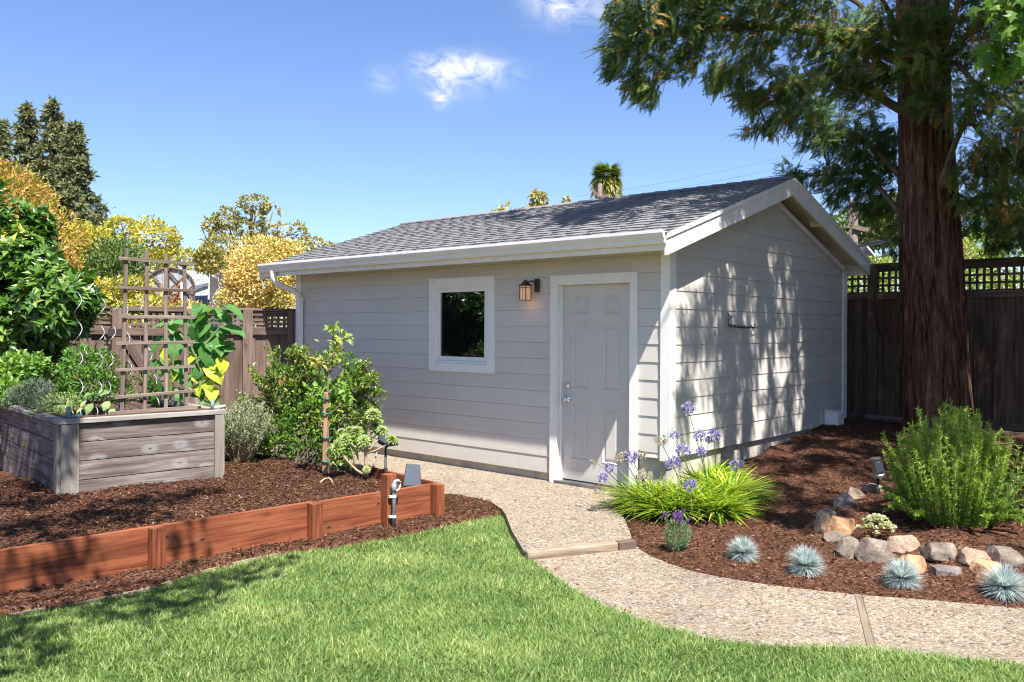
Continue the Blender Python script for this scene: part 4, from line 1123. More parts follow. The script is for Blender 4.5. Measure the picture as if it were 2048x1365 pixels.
# spiral plant stakes
def spiral(base, top, nturn, rad, label, thick=.0048):
    base, top = Vector(base), Vector(top); t = thing('spiral_stake', label, 'plant stake', base, 0, 'galvanised spiral stakes in the planter')
    h = (top - base).length; d = (top - base); pts = []
    n = nturn * 14
    for i in range(n + 1):
        f = i / n; k = min(1, f / .10) if f < .1 else 1
        an = f * nturn * 6.283
        pts.append((d.x * f + rad * k * math.cos(an), d.y * f + rad * k * math.sin(an), d.z * f))
    MB().tube(pts, thick, 6).build('rod', 'galvanised', t, smooth=True)
zb = .27 + rbH - .06
spiral(at(160, 838, 7.48), at(155, 547, 7.55), 5, .029, 'leftmost galvanised spiral stake by the pepper plant in the planter')
spiral(at(193, 836, 7.52), at(205, 560, 7.6), 5, .034, 'tall galvanised spiral stake second from the left in the planter')
spiral(at(209, 838, 7.7), at(233, 557, 7.8), 5, .031, 'third galvanised spiral stake just left of the trellis')
spiral(at(262, 800, 8.35), at(246, 566, 8.5), 4, .028, 'galvanised spiral stake close behind the left upright of the trellis')
spiral(at(318, 815, 8.2), at(270, 560, 8.4), 5, .028, 'slanting galvanised spiral stake behind the middle of the trellis')

# ------------------------------------------------------------------ solar garden lights
def solar(name, label, base, h, pan_rot, dark=True):
    t = thing(name, label, 'garden light', base, 0)
    MB().lathe([(.0, -.06), (.012, 0), (.026, .0), (.022, .012), (.026, .024), (.020, .036), (.024, .048), (.012, .06), (.010, h), (.0, h)], (0, 0, 0), 10).build('stake', 'black_plastic', t, smooth=True)
    return t
s1 = solar('solar_light', 'black garden spotlight on a stake beside the succulent', gp(771, 948, .27), .30, 0)
MB().prism([(-.02, -.075), (.02, -.075), (.024, .075), (-.024, .075)], -.055, .055, 0).build('panel', 'panel_glass', s1, mat_world=Matrix.Translation((-.01, -.02, .335)) @ Matrix.Rotation(R(-62), 4, 'X') @ Matrix.Rotation(R(35), 4, 'Z'))
MB().lathe([(0, -.05), (.03, -.05), (.04, .04), (.042, .05), (0, .05)], (0, 0, 0), 14).build('head', 'black_plastic', s1, mat_world=Matrix.Translation((.06, .03, .30)) @ Matrix.Rotation(R(75), 4, 'Y'), smooth=False)
pb = gp(824, 975, .27)
s2 = thing('solar_light', 'dark blue tilted solar panel light behind the red border post', 'garden light', pb, R(20))
MB().prism([(-.085, 0), (.085, 0), (.062, .21), (-.062, .21)], -.012, .012, 1).build('panel', 'black_plastic', s2, mat_world=Matrix.Translation((0, 0, .0)) @ Matrix.Rotation(R(-24), 4, 'X') @ Matrix.Rotation(R(8), 4, 'Y'), bevel=.004)
MB().prism([(-.072, .012), (.072, .012), (.052, .198), (-.052, .198)], -.016, -.0125, 1).build('glass', 'panel_glass', s2, mat_world=Matrix.Rotation(R(-24), 4, 'X') @ Matrix.Rotation(R(8), 4, 'Y'))
sb = gph(1755, 988, .2)
s3 = solar('solar_light', 'silver grey garden spotlight on a black stake left of the big rosemary', sb, .16, 0)
MB().lathe([(0, 0), (.055, 0), (.055, .02), (.045, .03), (.038, .16), (.048, .165), (.048, .175), (0, .175)], (0, 0, 0), 16).build('head', 'galvanised', s3, mat_world=Matrix.Translation((.015, 0, .155)) @ Matrix.Rotation(R(-12), 4, 'Y'))
MB().box(-.035, .035, -.052, -.040, .05, .14).build('panel', 'panel_glass', s3, mat_world=Matrix.Translation((.015, 0, .155)) @ Matrix.Rotation(R(-12), 4, 'Y'))

rd = thing('thin_rod', 'thin dark rod stuck upright by the gable wall', 'rod', shw(.06, .95, .15)); MB().tube([(0, 0, 0), (.005, 0, .16), (.004, 0, .30)], .006, 6).build('rod', 'black_plastic', rd)
ff = thing('fallen_flower', 'withered purple flower head lying on the path by the door', 'flower', gp(1194, 985, zU + .01)); mb = MB(); n = 40; put(mb, T_LEAF, rng.normal(size=(n, 3)) * [.025, .02, .008] + [0, 0, .012], rdir(n), rdir(n), .03, .008, rng.uniform(0, .5, n)); mb.build('petals', 'faded_flower', ff)

# ------------------------------------------------------------------ field stones edging the right bed
import bmesh
def rock(u, v, w, h, mat, label, rot=0, seed=0, dep=.75, base=None):
    """base marks a stone of the upper row; (u, v) middle of the foot of the stone in the photo, w and h its size there in photo pixels"""
    q = gph(u, v, .03)
    zb_ = q.z - (.025 if not base else .01)
    s = q.y / F_PX; W, Hh = w * s * .95, h * s * .94
    bm = bmesh.new(); bmesh.ops.create_icosphere(bm, subdivisions=4, radius=1)
    g = np.random.default_rng(seed + 40)
    P = np.array([vv.co[:] for vv in bm.verts])
    nplanes = 15
    D = nrm(g.normal(size=(nplanes, 3))); off = g.uniform(.52, .90, nplanes)
    D[D[:, 2] < -.1, 2] *= -.3; D = np.vstack([D, [[0, -.25, 1], [0, -1, .1], [0, 0, -1], [0, -.75, .65], [.3, -.8, .5]]]); off = np.append(off, [.66, .80, .6, .66, .7])
    for k in range(len(D)):
        dd = P @ nrm(D[k]) - off[k]; P = np.where((dd > 0)[:, None], P - dd[:, None] * nrm(D[k])[None], P)
    P = P * (1 + .03 * snoise(P, 3.5, seed) + .016 * snoise(P, 12, seed + 1))[:, None]
    mn, mx = P.min(0), P.max(0); P = (P - (mn + mx) / 2) / (mx - mn)
    P[:, 2] += .5
    P = P * [W, W * dep, Hh * 1.02]
    bm.to_mesh(me := bpy.data.meshes.new('garden_stone')); bm.free()
    me.vertices.foreach_set('co', P.astype(np.float32).ravel()); me.polygons.foreach_set('use_smooth', np.ones(len(me.polygons), bool)); me.update(); me.set_sharp_from_angle(angle=R(22))
    o = link('garden_stone', me, mat)
    o.location = (q.x, q.y + W * dep * .42, zb_); o.rotation_euler = (R(0), 0, R(rot))
    tag(o, label, 'stone', 'field stones edging the right mulch bed')
    return o
rock(1660, 1066, 54, 46, 'stone_tan', 'tan block at the bend of the stone edging behind the sharp orange stone', 15, 1)
rock(1680, 1082, 66, 26, 'stone_grey', 'low grey stone under the sharp orange stone at the left bend of the edging', 0, 2)
rock(1686, 1076, 68, 42, 'stone_orange', 'sharp edged orange brown stone at the left bend of the edging', -12, 3, base=1)
rock(1702, 1116, 52, 48, 'stone_grey', 'upright wedge shaped grey stone left of the large slanted one', -10, 4)
rock(1760, 1125, 84, 54, 'stone_grey', 'large slanted grey stone just below the pale sedum', 14, 5)
rock(1812, 1104, 78, 32, 'stone_tan', 'smooth rounded beige stone perched between the slanted grey and the orange ones', 6, 6, base=1)
rock(1830, 1147, 72, 42, 'stone_orange', 'rounded orange stone behind the blue fescue at the middle of the edging', 0, 7)
rock(1892, 1122, 76, 36, 'stone_grey', 'angular pale grey stone on top of the flat dark block', -4, 8, base=1)
rock(1908, 1152, 82, 25, 'stone_dark', 'flat dark grey rectangular block low in the edging', 2, 9, dep=.55)
rock(1958, 1130, 66, 32, 'stone_tan', 'brown stone between the angular grey and the far right stones', 4, 10, base=1)
rock(1994, 1154, 82, 32, 'stone_orange', 'long orange brown stone behind the rightmost blue fescue', -8, 11)
rock(2026, 1134, 72, 40, 'stone_grey', 'mottled grey stone at the right edge of the photo', -10, 12, base=1)
rock(1664, 1038, 50, 24, 'stone_dark', 'dark shaded stone at the corner where the edging turns back', 30, 13)
rock(1692, 1016, 58, 34, 'stone_dark', 'shaded brown stone along the side run of the edging', 40, 14)
rock(1714, 998, 56, 26, 'stone_tan', 'last brown stone of the side run below the garden light', 30, 15)
rock(1752, 986, 46, 22, 'stone_grey', 'grey stone at the foot of the garden light by the rosemary', 10, 16)
# ------------------------------------------------------------------ garden plants
def plant(name, label, cat, loc, group=None): return thing(name, label, cat, loc, 0, group)
V3 = lambda *a: np.array(a, float)

def stems_and_leaves(t, base_pts, tips, leaf_m, stem_m, rad, leafn, ln, wd, name='foliage', tpl=T_LEAF, spread=.02, rb=(0, 1), droop=.0, t0=.25, stemname='stem'):
    """each stem carries leaves along it"""
    st = MB(); lv = MB()
    for b, e in zip(base_pts, tips):
        c = curve(b, e, droop, 6, .008, int(abs(e[0]) * 9999) % 9973); st.tube(c, [rad * (1 - .6 * i / 6) for i in range(7)], 5)
        n = leafn; f = rng.uniform(t0, 1.0, n); C = np.array(c); idx = np.clip((f * 6).astype(int), 0, 5); fr = (f * 6 - idx)[:, None]
        p = C[idx] * (1 - fr) + C[idx + 1] * fr; d = nrm(C[-1] - C[0])
        ax = nrm(rdir(n) * .9 + d * .55 + V3(0, 0, .25)); no = nrm(np.cross(np.cross(ax, [0, 0, 1]), ax) + rdir(n) * .4)
        put(lv, tpl, p + rdir(n) * spread, ax, no, ln * rng.uniform(.55, 1.2, n), wd * rng.uniform(.7, 1.15, n), rng.uniform(rb[0], rb[1], n))
    if stem_m: kind(st.build(stemname, stem_m, t), 'stuff')
    lv.build(name, leaf_m, t)

# agapanthus clump with its flower heads
ag0 = gph(1385, 1000, .08)
ag = plant('agapanthus', 'bright green agapanthus clump with blue flower heads at the shed corner', 'plant', ag0)
mb = MB()
cen = []
for (u, v, z, rx, ry, n) in [(1300, 1018, .07, .34, .22, 620), (1385, 1020, .07, .44, .28, 900), (1470, 1000, .10, .34, .28, 700), (1420, 965, .12, .34, .26, 520), (1345, 1038, .05, .34, .16, 520), (1440, 1036, .06, .30, .16, 460), (1270, 1015, .06, .2, .18, 240)]:
    c = gp(u, v, z); cen.append((c, rx, ry, n))
for c, rx, ry, n in cen:
    a = rng.uniform(0, 6.283, n); r = np.sqrt(rng.uniform(0, 1, n))
    off = np.c_[np.cos(a) * r * rx * .5, np.sin(a) * r * ry * .5, np.zeros(n)]
    p = np.array(c - ag0) * [.86, .86, 1] + off * .86; ou = np.c_[np.cos(a), np.sin(a), np.zeros(n)] * (.30 + .75 * r)[:, None] + rdir(n) * .42
    ax = nrm(ou * V3(1, 1, .2) + np.c_[np.zeros(n), np.zeros(n), rng.uniform(.75, 1.9, n)])
    no = nrm(V3(0, 0, 1) - ax * ax[:, 2:3] + rdir(n) * .12)
    put(mb, blade_t(5, .82, 1), p, ax, no, rng.uniform(.18, .37, n), rng.uniform(.016, .028, n), np.clip(rng.normal(.52, .26, n), 0, 1))
mb.build('foliage', 'agapanthus_leaf', ag)
def flower(u, v, Y, b, faded, rad=.042):
    c = at(u, v, Y); r_ = c - ag0; bb_ = Vector(b) - ag0
    mid = (r_ + bb_) / 2 + Vector((random.uniform(-.02, .02), .02, .03))
    pts = [bb_, mid, r_]; P = [bb_.lerp(mid, t).lerp(mid.lerp(r_, t), t) for t in np.linspace(0, 1, 7)]
    s = MB().tube(P, [.0045, .0042, .004, .0036, .0034, .003, .003], 5).build('flower_stem', 'stem_green', ag)
    h = MB(); n = 46 if not faded else 30
    d = rdir(n); d[:, 2] = d[:, 2] * .75 + (.1 if not faded else -.4); d = nrm(d); rr = rng.uniform(.5, .8, n)[:, None]
    p = np.array(r_) + d * rad * rr
    for q in range(4): put(h, T_LEAF, p, nrm(d + rdir(n) * .75), rdir(n), rad * rng.uniform(.4, .65, n), rad * rng.uniform(.16, .28, n), rng.uniform(0, 1, n))
    put(h, blade_t(1, 0), np.tile(np.array(r_), (n, 1)), d, rdir(n), rad * .7, .003, rng.uniform(.7, 1, n))
    h.build('flower_head', 'faded_flower' if faded else 'agapanthus_flower', s)
fb = lambda u, v, z=.12: gp(u, v, z)
for u, v, Y, b, fd, rd in [(1376, 818, 7.55, fb(1420, 985), 0, .050), (1320, 880, 7.5, fb(1380, 1000), 1, .046), (1350, 874, 7.55, fb(1400, 1000), 0, .038), (1400, 872, 7.6, fb(1420, 990), 0, .042), (1428, 872, 7.6, fb(1440, 990), 0, .05),
                           (1366, 902, 7.5, fb(1410, 1000), 0, .055), (1402, 905, 7.55, fb(1420, 990), 0, .042), (1346, 926, 7.4, fb(1370, 1010), 0, .052), (1243, 912, 7.5, fb(1290, 1000), 1, .05), (1262, 915, 7.5, fb(1300, 1000), 0, .05),
                           (1219, 936, 7.45, fb(1270, 1000), 0, .040), (1206, 955, 7.4, fb(1260, 1010), 0, .040), (1187, 921, 7.5, fb(1270, 1000), 1, .026), (1282, 908, 7.55, fb(1310, 1000), 1, .038), (1284, 950, 7.3, fb(1310, 1020), 1, .052),
                           (1381, 973, 7.1, fb(1385, 1030), 0, .046), (1474, 930, 7.8, fb(1470, 1000), 0, .05), (1416, 881, 7.7, fb(1420, 990), 0, .03)]:
    flower(u, v, Y, b, fd, rd * 1.2)

# blue fescue tussocks
def tussock(u, v, rad, label):
    q = gph(u, v, .02); t = plant('blue_fescue', label, 'grass tuft', q, 'blue fescue tufts in the right bed')
    n = 1700; d = rdir(n); d[:, 2] = np.where(d[:, 2] < -.38, np.abs(d[:, 2]), d[:, 2]); d = nrm(d); mb = MB()
    put(mb, blade_t(3, .10), d * rad * .08 + V3(0, 0, rad * .34), d, nrm(V3(0, 0, 1) - d * d[:, 2:3] + rdir(n) * .15), rad * rng.uniform(.6, 1.15, n), rng.uniform(.003, .005, n), rng.uniform(0, 1, n))
    mb.build('blades', 'fescue_leaf', t)
tussock(1486, 1118, .118, 'leftmost blue fescue tuft right of the small lavender')
tussock(1611, 1146, .134, 'blue fescue tuft second from the left by the path edge')
tussock(1805, 1172, .134, 'blue fescue tuft in front of the rounded orange stone')
tussock(2008, 1192, .148, 'rightmost blue fescue tuft below the long orange brown stone')
# small lavender
q = gph(1355, 1101, .02); t = plant('lavender', 'small green lavender with purple tips by the lower path', 'plant', q)
mb = MB(); blob(mb, (0, 0, .10), (.092, .092, .11), 1500, .028, .006, .7, .7, seed=1, shell=.4)
mb.build('foliage', 'small_lavender_leaf', t)
mb = MB(); st = MB()
for i in range(13):
    a = random.uniform(0, 6.28); r_ = random.uniform(.0, .075); b = V3(r_ * math.cos(a), r_ * math.sin(a), .18); e = b + V3(r_ * .4 * math.cos(a), .3 * r_ * math.sin(a), random.uniform(.05, .10))
    st.tube([b, e], .0022, 4); n = 34
    p = e + rng.normal(size=(n, 3)) * [.005, .005, .016]; mb = MB(); put(mb, T_LEAF, p, nrm(rdir(n) + V3(0, 0, .8)), rdir(n), .016, .009, rng.uniform(0, 1, n)); mb.build('flower', 'lavender_flower', t)
st.build('stem', 'stem_green', t)
# pale sedum
q = gph(1754, 1074, .2); t = plant('sedum', 'pale cream green sedum cushion above the slanted grey stone', 'plant', q)
mb = MB()
for i in range(58):
    a = random.uniform(0, 6.28); r_ = math.sqrt(random.random()); c = V3(.14 * r_ * math.cos(a), .12 * r_ * math.sin(a), .05 + .10 * (1 - r_ * r_))
    n = 26; d = rdir(n); d[:, 2] = np.abs(d[:, 2]) + .1; d = nrm(d)
    put(mb, T_OVAL, c + d * .004, d, nrm(V3(0, 0, 1) - d * d[:, 2:3] + rdir(n) * .2), rng.uniform(.014, .026, n), .012, np.clip(rng.normal(random.uniform(.3, .8), .15, n), 0, 1))
mb.build('foliage', 'sedum_leaf', t)
# big rosemary: upright bottle-brush shoots
q = gph(1905, 1050, .25); t = plant('rosemary_bush', 'large bright green rosemary bush with upright shoots behind the stones', 'bush', q)
mb = MB(); st = MB()
K = 215
for i in range(K):
    a = random.uniform(0, 6.283); r_ = math.sqrt(random.random()); ln = random.uniform(.66, .90) * (1.06 - .30 * r_)
    b = V3(.26 * r_ * math.cos(a), .24 * r_ * math.sin(a), .0); o = V3(math.cos(a), math.sin(a), 0) * r_
    mid = b + o * .26 * ln + V3(0, 0, .34 * ln); e = b + o * V3(.30, .26, 0) * random.uniform(.7, 1.15) + V3(random.uniform(-.05, .05), random.uniform(-.05, .05), ln * (1.06 if r_ < .6 else .95))
    if r_ > .78 and random.random() < .5: e[2] = random.uniform(.06, .5); e[:2] *= 1.0
    P = np.array([b * (1 - s) ** 2 + mid * 2 * s * (1 - s) + e * s * s for s in np.linspace(0, 1, 9)])
    st.tube(P[2:] if r_ > .6 else P, [.005 - .0004 * k for k in range(7 if r_ > .6 else 9)], 4)
    n = 250; f = rng.uniform(.06 if r_ > .6 else .22, 1, n) ** .85 * 7.99; ix = f.astype(int); fr = (f - ix)[:, None]
    p = P[ix] * (1 - fr) + P[ix + 1] * fr; tg = nrm(P[ix + 1] - P[ix])
    ax = nrm(rdir(n) * .8 + tg * .75); put(mb, T_QUAD, p, ax, rdir(n), rng.uniform(.024, .044, n), rng.uniform(.0045, .008, n), np.clip(rng.normal(.25 + .5 * (f / 8), .2, n), 0, 1))
st.build('stem', 'twig', t); mb.build('foliage', 'rosemary_leaf', t)
# dark shrub at the right edge
q = gph(2030, 1030, .28); t = plant('small_shrub', 'low dark glossy shrub at the right edge below the rosemary', 'shrub', q)
mb = MB(); blob(mb, (0, 0, .13), (.26, .22, .17), 1100, .034, .02, .3, .7, seed=5); blob(mb, (-.2, -.05, .08), (.16, .14, .1), 420, .03, .018, .3, .7, seed=6)
mb.build('foliage', 'dark_leaf', t)

# left bed: the evergreen bush, grey lavender, groundcover, sapling, aeonium
def bush(name, label, cat, base, blobs, m, ln, wd, stem_to=True, stem_m='bark_dark', gap=.25, tpl=T_LEAF, rb=(0, 1), gf=7, up=.45, shell=.45):
    t = plant(name, label, cat, base); mb = MB(); st = MB(); base = np.array(base)
    for k, (c, rad, n) in enumerate(blobs):
        c = np.array(c) - base
        blob(mb, c, rad, n, ln, wd, up, .75, gap, gf, seed=k + 17, tpl=tpl, rb=rb, shell=shell)
        if stem_to:
            for j in range(2): st.tube(curve((rng.normal() * .05, .12 + rng.normal() * .05, -.03), c + np.array([0, .08, 0]) + rng.normal(size=3) * np.array(rad) * .3, .03, 6, .012, k * 7 + j), [.009, .008, .007, .006, .005, .004, .003], 5)
    if stem_to: st.build('stem', stem_m, t)
    mb.build('foliage', m, t); return t
def B(u, v, Y, rpx, rpy, n, dr=None):
    s = Y / F_PX; return (tuple(at(u, v, Y)), (rpx * s, dr or rpx * s * .8, rpy * s), n)
bush('evergreen_bush', 'glossy green evergreen bush in front of the shed wall', 'bush', gp(590, 935, .25),
     [B(560, 880, 9.25, 85, 62, 5200), B(640, 845, 9.3, 80, 75, 5600), B(585, 790, 9.4, 70, 70, 4600), B(660, 760, 9.4, 70, 55, 3600), B(705, 780, 9.4, 50, 42, 2200), B(560, 740, 9.4, 30, 30, 700), B(590, 725, 9.5, 22, 32, 520),
      B(700, 850, 9.5, 62, 50, 2400), B(670, 895, 9.3, 60, 40, 2000), B(500, 900, 9.1, 50, 32, 1600), B(735, 770, 9.4, 20, 25, 360), B(610, 900, 9.2, 80, 40, 2600)], 'shrub_leaf', .052, .027, gap=.5, gf=8)
# loose upright and sideways shoots give the evergreen bush its open outline
eb_ = [o for o in bpy.data.objects if o.name == 'evergreen_bush'][0]; e0 = np.array(gp(590, 935, .25)); bs_, ts_ = [], []
for (u0, v0, u1, v1) in [(560, 760, 545, 700), (585, 730, 590, 692), (600, 735, 612, 705), (620, 745, 640, 712), (530, 780, 505, 735), (660, 735, 690, 712), (700, 750, 728, 728), (725, 770, 752, 752), (735, 790, 758, 785), (730, 800, 750, 815), (500, 860, 470, 830), (515, 830, 488, 790), (690, 830, 725, 838),
                         (560, 800, 540, 745), (640, 790, 655, 735), (600, 800, 590, 740), (680, 780, 700, 735), (620, 870, 640, 800), (540, 880, 520, 820), (580, 880, 570, 800), (660, 860, 690, 800), (490, 890, 462, 860), (610, 760, 600, 700), (710, 790, 740, 762), (550, 820, 522, 770), (520, 900, 480, 915), (560, 925, 530, 945), (640, 910, 690, 930), (600, 915, 620, 942)]:
    for k in range(5):
        Y_ = 9.25 + random.uniform(-.25, .25); bs_.append(np.array(at(u0 + random.uniform(-14, 14), v0 + random.uniform(-8, 8), Y_)) - e0); ts_.append(np.array(at(u1 + random.uniform(-16, 16), v1 + random.uniform(-10, 14), Y_)) - e0)
stems_and_leaves(eb_, bs_, ts_, 'shrub_leaf', 'twig', .006, 36, .056, .026, spread=.012, t0=.1, name='shoots', stemname='shoot_stem', rb=(.2, 1))
bush('low_groundcover', 'low leafy groundcover spreading along the front of the evergreen bush', 'plant', gp(540, 945, .27),
     [B(480, 928, 8.85, 40, 14, 420, .12), B(540, 940, 8.75, 42, 12, 360, .10), B(600, 920, 8.95, 30, 16, 250, .1)], 'shrub_leaf', .036, .018, stem_to=False, gap=.25, rb=(.2, .9))
q = gp(480, 925, .27); t = plant('grey_lavender', 'silvery grey lavender bush beside the raised planter', 'bush', q)
bs_, ts_ = [], []
for i in range(240):
    a = random.uniform(0, 6.28); r_ = math.sqrt(random.random()); bs_.append(V3(.1 * r_ * math.cos(a), .1 * r_ * math.sin(a), 0))
    ts_.append(V3(.33 * r_ * math.cos(a) + .04, .28 * r_ * math.sin(a), random.uniform(.40, .74) * (1.05 - .35 * r_)))
stems_and_leaves(t, bs_, ts_, 'lavender_leaf', 'stem_pale', .003, 46, .040, .010, tpl=T_QUAD, spread=.008, t0=.4)
# sapling tied to its stake
q = gp(651, 952, .27); t = plant('sapling', 'slender young citrus sapling tied to a wooden stake', 'tree', q)
S = pxm(8.55)
def Q(u, v, dy=0): return np.array(at(u, v, q.y + .03 + dy)) - np.array(q)
tr_ = MB(); tr_.tube([Q(655, 950), Q(656, 880), Q(654, 800), Q(657, 760), Q(665, 720), Q(668, 690), Q(664, 660)], [.013, .012, .010, .009, .007, .005, .004], 7)
for P in ([Q(657, 762), Q(645, 740), Q(635, 725)], [Q(660, 745), Q(650, 720)], [Q(666, 715), Q(680, 690), Q(692, 680)], [Q(657, 800), Q(640, 790), Q(622, 785)], [Q(656, 790), Q(675, 775), Q(690, 785)], [Q(656, 830), Q(672, 818), Q(684, 808)]):
    tr_.tube(P, [.005, .004, .003][:len(P)], 5)
tr_.build('trunk', 'bark_pale', t)
mb = MB()
for u, v, n, rp, rb in [(664, 662, 12, 12, (.3, .9)), (676, 680, 14, 18, (.2, .8)), (690, 680, 10, 14, (.3, .9)), (636, 722, 16, 14, (.75, 1)), (672, 700, 12, 14, (.3, .9)), (668, 725, 12, 14, (.3, .8)), (636, 775, 18, 24, (0, .6)), (665, 785, 22, 28, (0, .6)), (690, 792, 18, 24, (0, .6)), (630, 795, 12, 20, (0, .7)), (648, 812, 12, 18, (.0, .9)), (690, 770, 12, 20, (.1, .7))]:
    p = Q(u, v) + rng.normal(size=(n, 3)) * rp * S * .45; ax = nrm(rdir(n) + V3(0, 0, .5))
    put(mb, T_OVAL, p, ax, nrm(rdir(n) * .5 + V3(0, -.4, .8)), rng.uniform(.06, .10, n), rng.uniform(.03, .045, n), rng.uniform(rb[0], rb[1], n))
mb.build('foliage', 'sapling_leaf', t)
sk = thing('plant_stake', 'reddish wooden stake with green ties beside the sapling', 'stake', q + Vector((-.005, -.015, 0)))
beam('stake', sk, (0, 0, -.05), (.01, .01, .80), .042, .04, 'stake_wood', (1, 0, 0), .004)
for z in (.14, .37, .60, .74):
    MB().tube([(.034 * math.cos(a) + .003, .032 * math.sin(a), z + .006 * math.sin(a * 2)) for a in np.linspace(0, 6.283, 17)], .0075, 5).build('tie', 'green_tie', sk)
# aeonium with branching stems and rosettes
q = gp(735, 958, .27); Yq = q.y; t = plant('tree_aeonium', 'tree succulent with pale branching stems and green rosettes', 'succulent', q)
def A_(u, v, dy=0): return np.array(at(u, v, Yq + dy)) - np.array(q)
st = MB(); base = A_(731, 935)
limbs = [([(735, 955), (732, 925), (731, 905), (735, 880), (740, 850), (743, 832)], .017, 0), ([(732, 908), (750, 902), (768, 893), (778, 884)], .009, -.02), ([(731, 905), (722, 900), (708, 893), (702, 886)], .008, -.04), ([(733, 900), (742, 897), (752, 885), (757, 873)], .008, .03),
         ([(735, 955), (712, 940), (697, 925), (687, 912)], .013, -.03), ([(710, 938), (707, 915), (703, 900), (700, 890)], .008, -.02), ([(716, 920), (714, 900), (714, 882)], .008, .02), ([(737, 945), (748, 925), (754, 905)], .008, .05), ([(733, 938), (720, 925), (708, 926)], .007, -.03), ([(725, 905), (718, 885), (713, 868)], .007, .03)]
for P, r_, dy in limbs: st.tube([A_(u, v, dy * i / (len(P) - 1)) for i, (u, v) in enumerate(P)], [r_ * (1 - .25 * i / len(P)) for i in range(len(P))], 7)
st.build('trunk', 'stem_pale', t, smooth=True)
def rosette(u, v, rad, dy, face=(0, -.35, .9), rb=(0, .9)):
    rad *= 1.22; c = A_(u, v, dy); mb = MB(); f = nrm(np.array(face, float)); a1 = nrm(np.cross(f, [1, .1, 0])); a2 = np.cross(f, a1)
    for ring, (k, el, ln) in enumerate([(13, .12, 1.0), (12, .38, .9), (10, .68, .72), (8, 1.0, .5), (6, 1.3, .34)]):
        an = np.arange(k) * 6.283 / k + ring * .4 + rng.normal(0, .08, k)
        d = (a1[None] * np.cos(an)[:, None] + a2[None] * np.sin(an)[:, None]) * math.cos(el) + f[None] * math.sin(el)
        no = f[None] - d * (d @ f)[:, None]
        put(mb, T_OVAL, c + d * rad * .05 + f * .004 * ring, d, no, rad * ln, rad * .42 * (1 - .08 * ring), np.clip(rng.uniform(rb[0], rb[1], k) * .75 + .04 * ring, 0, 1))
    mb.build('rosette', 'aeonium_leaf', t)
for r_ in [(746, 830, .072, .0, (.1, -.45, .85)), (675, 896, .078, -.05, (-.4, -.7, .5)), (691, 879, .062, -.02, (-.2, -.6, .7)), (713, 864, .064, .03, (-.1, -.4, .9)), (727, 882, .060, -.04, (.1, -.7, .65)), (700, 862, .05, .05, (-.2, -.3, .9), (.5, 1)), (683, 866, .05, .06, (-.3, -.4, .8), (.5, 1)),
           (751, 853, .045, .05, (.3, -.4, .85)), (764, 862, .058, .03, (.3, -.4, .85), (.3, 1)), (783, 880, .058, -.02, (.45, -.35, .8), (.1, .8)), (755, 865, .045, .06, (.1, -.5, .8)), (733, 940, .036, -.06, (.1, -.7, .6), (.5, 1)), (660, 905, .05, -.02, (-.6, -.5, .5))]: rosette(*r_)
# fallen curved stem on the mulch
t = plant('fallen_branch', 'pale curved stem lying on the mulch in front of the stake', 'stem', gp(660, 972, .27))
MB().tube([np.array(gp(u, v, .27)) - np.array(gp(660, 972, .27)) + V3(0, 0, h) for u, v, h in ((640, 967, .005), (648, 963, .02), (658, 963, .03), (664, 967, .02), (666, 971, .004))], [.006, .008, .008, .007, .004], 6).build('stem', 'stem_pale', t, smooth=True)

# in the planter
zs = .27 + rbH - .04
def pp(u, v): return gp(u, v, zs)
bush('basil', 'bright green basil and leafy herbs at the left of the planter', 'plant', pp(40, 790),
     [B(20, 755, 8.5, 42, 42, 520), B(70, 745, 8.4, 28, 32, 330), B(5, 785, 8.2, 40, 26, 300), B(80, 732, 8.35, 14, 20, 90), B(40, 725, 8.6, 30, 22, 160)], 'basil_leaf', .066, .040, gap=.1, tpl=T_OVAL)
bush('thyme_bush', 'dusty grey green herb bush behind the left planter rim', 'plant', pp(75, 800),
     [B(70, 790, 7.9, 48, 30, 2200), B(95, 800, 7.8, 30, 22, 900), B(40, 800, 8.0, 34, 22, 800)], 'dusty_leaf', .030, .007, gap=.2, gf=14, tpl=T_QUAD, up=.7)
t = bush('pepper_plant', 'leafy green pepper plant with one red fruit beside the left spiral stakes', 'plant', pp(165, 800),
     [B(165, 735, 8.0, 38, 32, 380), B(185, 770, 7.9, 50, 36, 520), B(140, 785, 7.9, 28, 28, 220), B(200, 720, 8.1, 24, 20, 130), B(130, 740, 8.0, 18, 14, 90), B(160, 712, 8.0, 28, 16, 120), B(140, 762, 7.9, 24, 14, 110)], 'basil_leaf', .062, .026, gap=.15, rb=(0, .6))
MB().lathe([(0, -.035), (.012, -.025), (.018, 0), (.014, .014), (0, .018)], np.array(at(154, 754, 7.78)) - np.array(pp(165, 800)), 10).build('fruit', 'red_fruit', t, smooth=True)
bush('tomato_plant', 'sparse yellowish tomato plant left of the trellis', 'plant', pp(225, 800),
     [B(225, 750, 8.05, 36, 34, 650), B(235, 785, 7.95, 34, 26, 480), B(285, 775, 8.2, 26, 34, 300), B(215, 725, 8.1, 22, 18, 180)], 'tomato_leaf', .036, .018, gap=.25, gf=12)
bush('onion_herbs', 'pale weedy seedlings at the front left of the planter soil', 'plant', pp(125, 815),
     [B(120, 808, 7.6, 42, 16, 260), B(95, 825, 7.5, 30, 10, 160), B(140, 800, 7.65, 20, 20, 120)], 'squash_leaf', .05, .016, stem_to=False, gap=.1, rb=(.3, 1))
t = plant('squash_seedling', 'squash seedling with broad pale leaves at the foot of the spiral stakes', 'plant', pp(195, 820))
mb = MB(); st = MB()
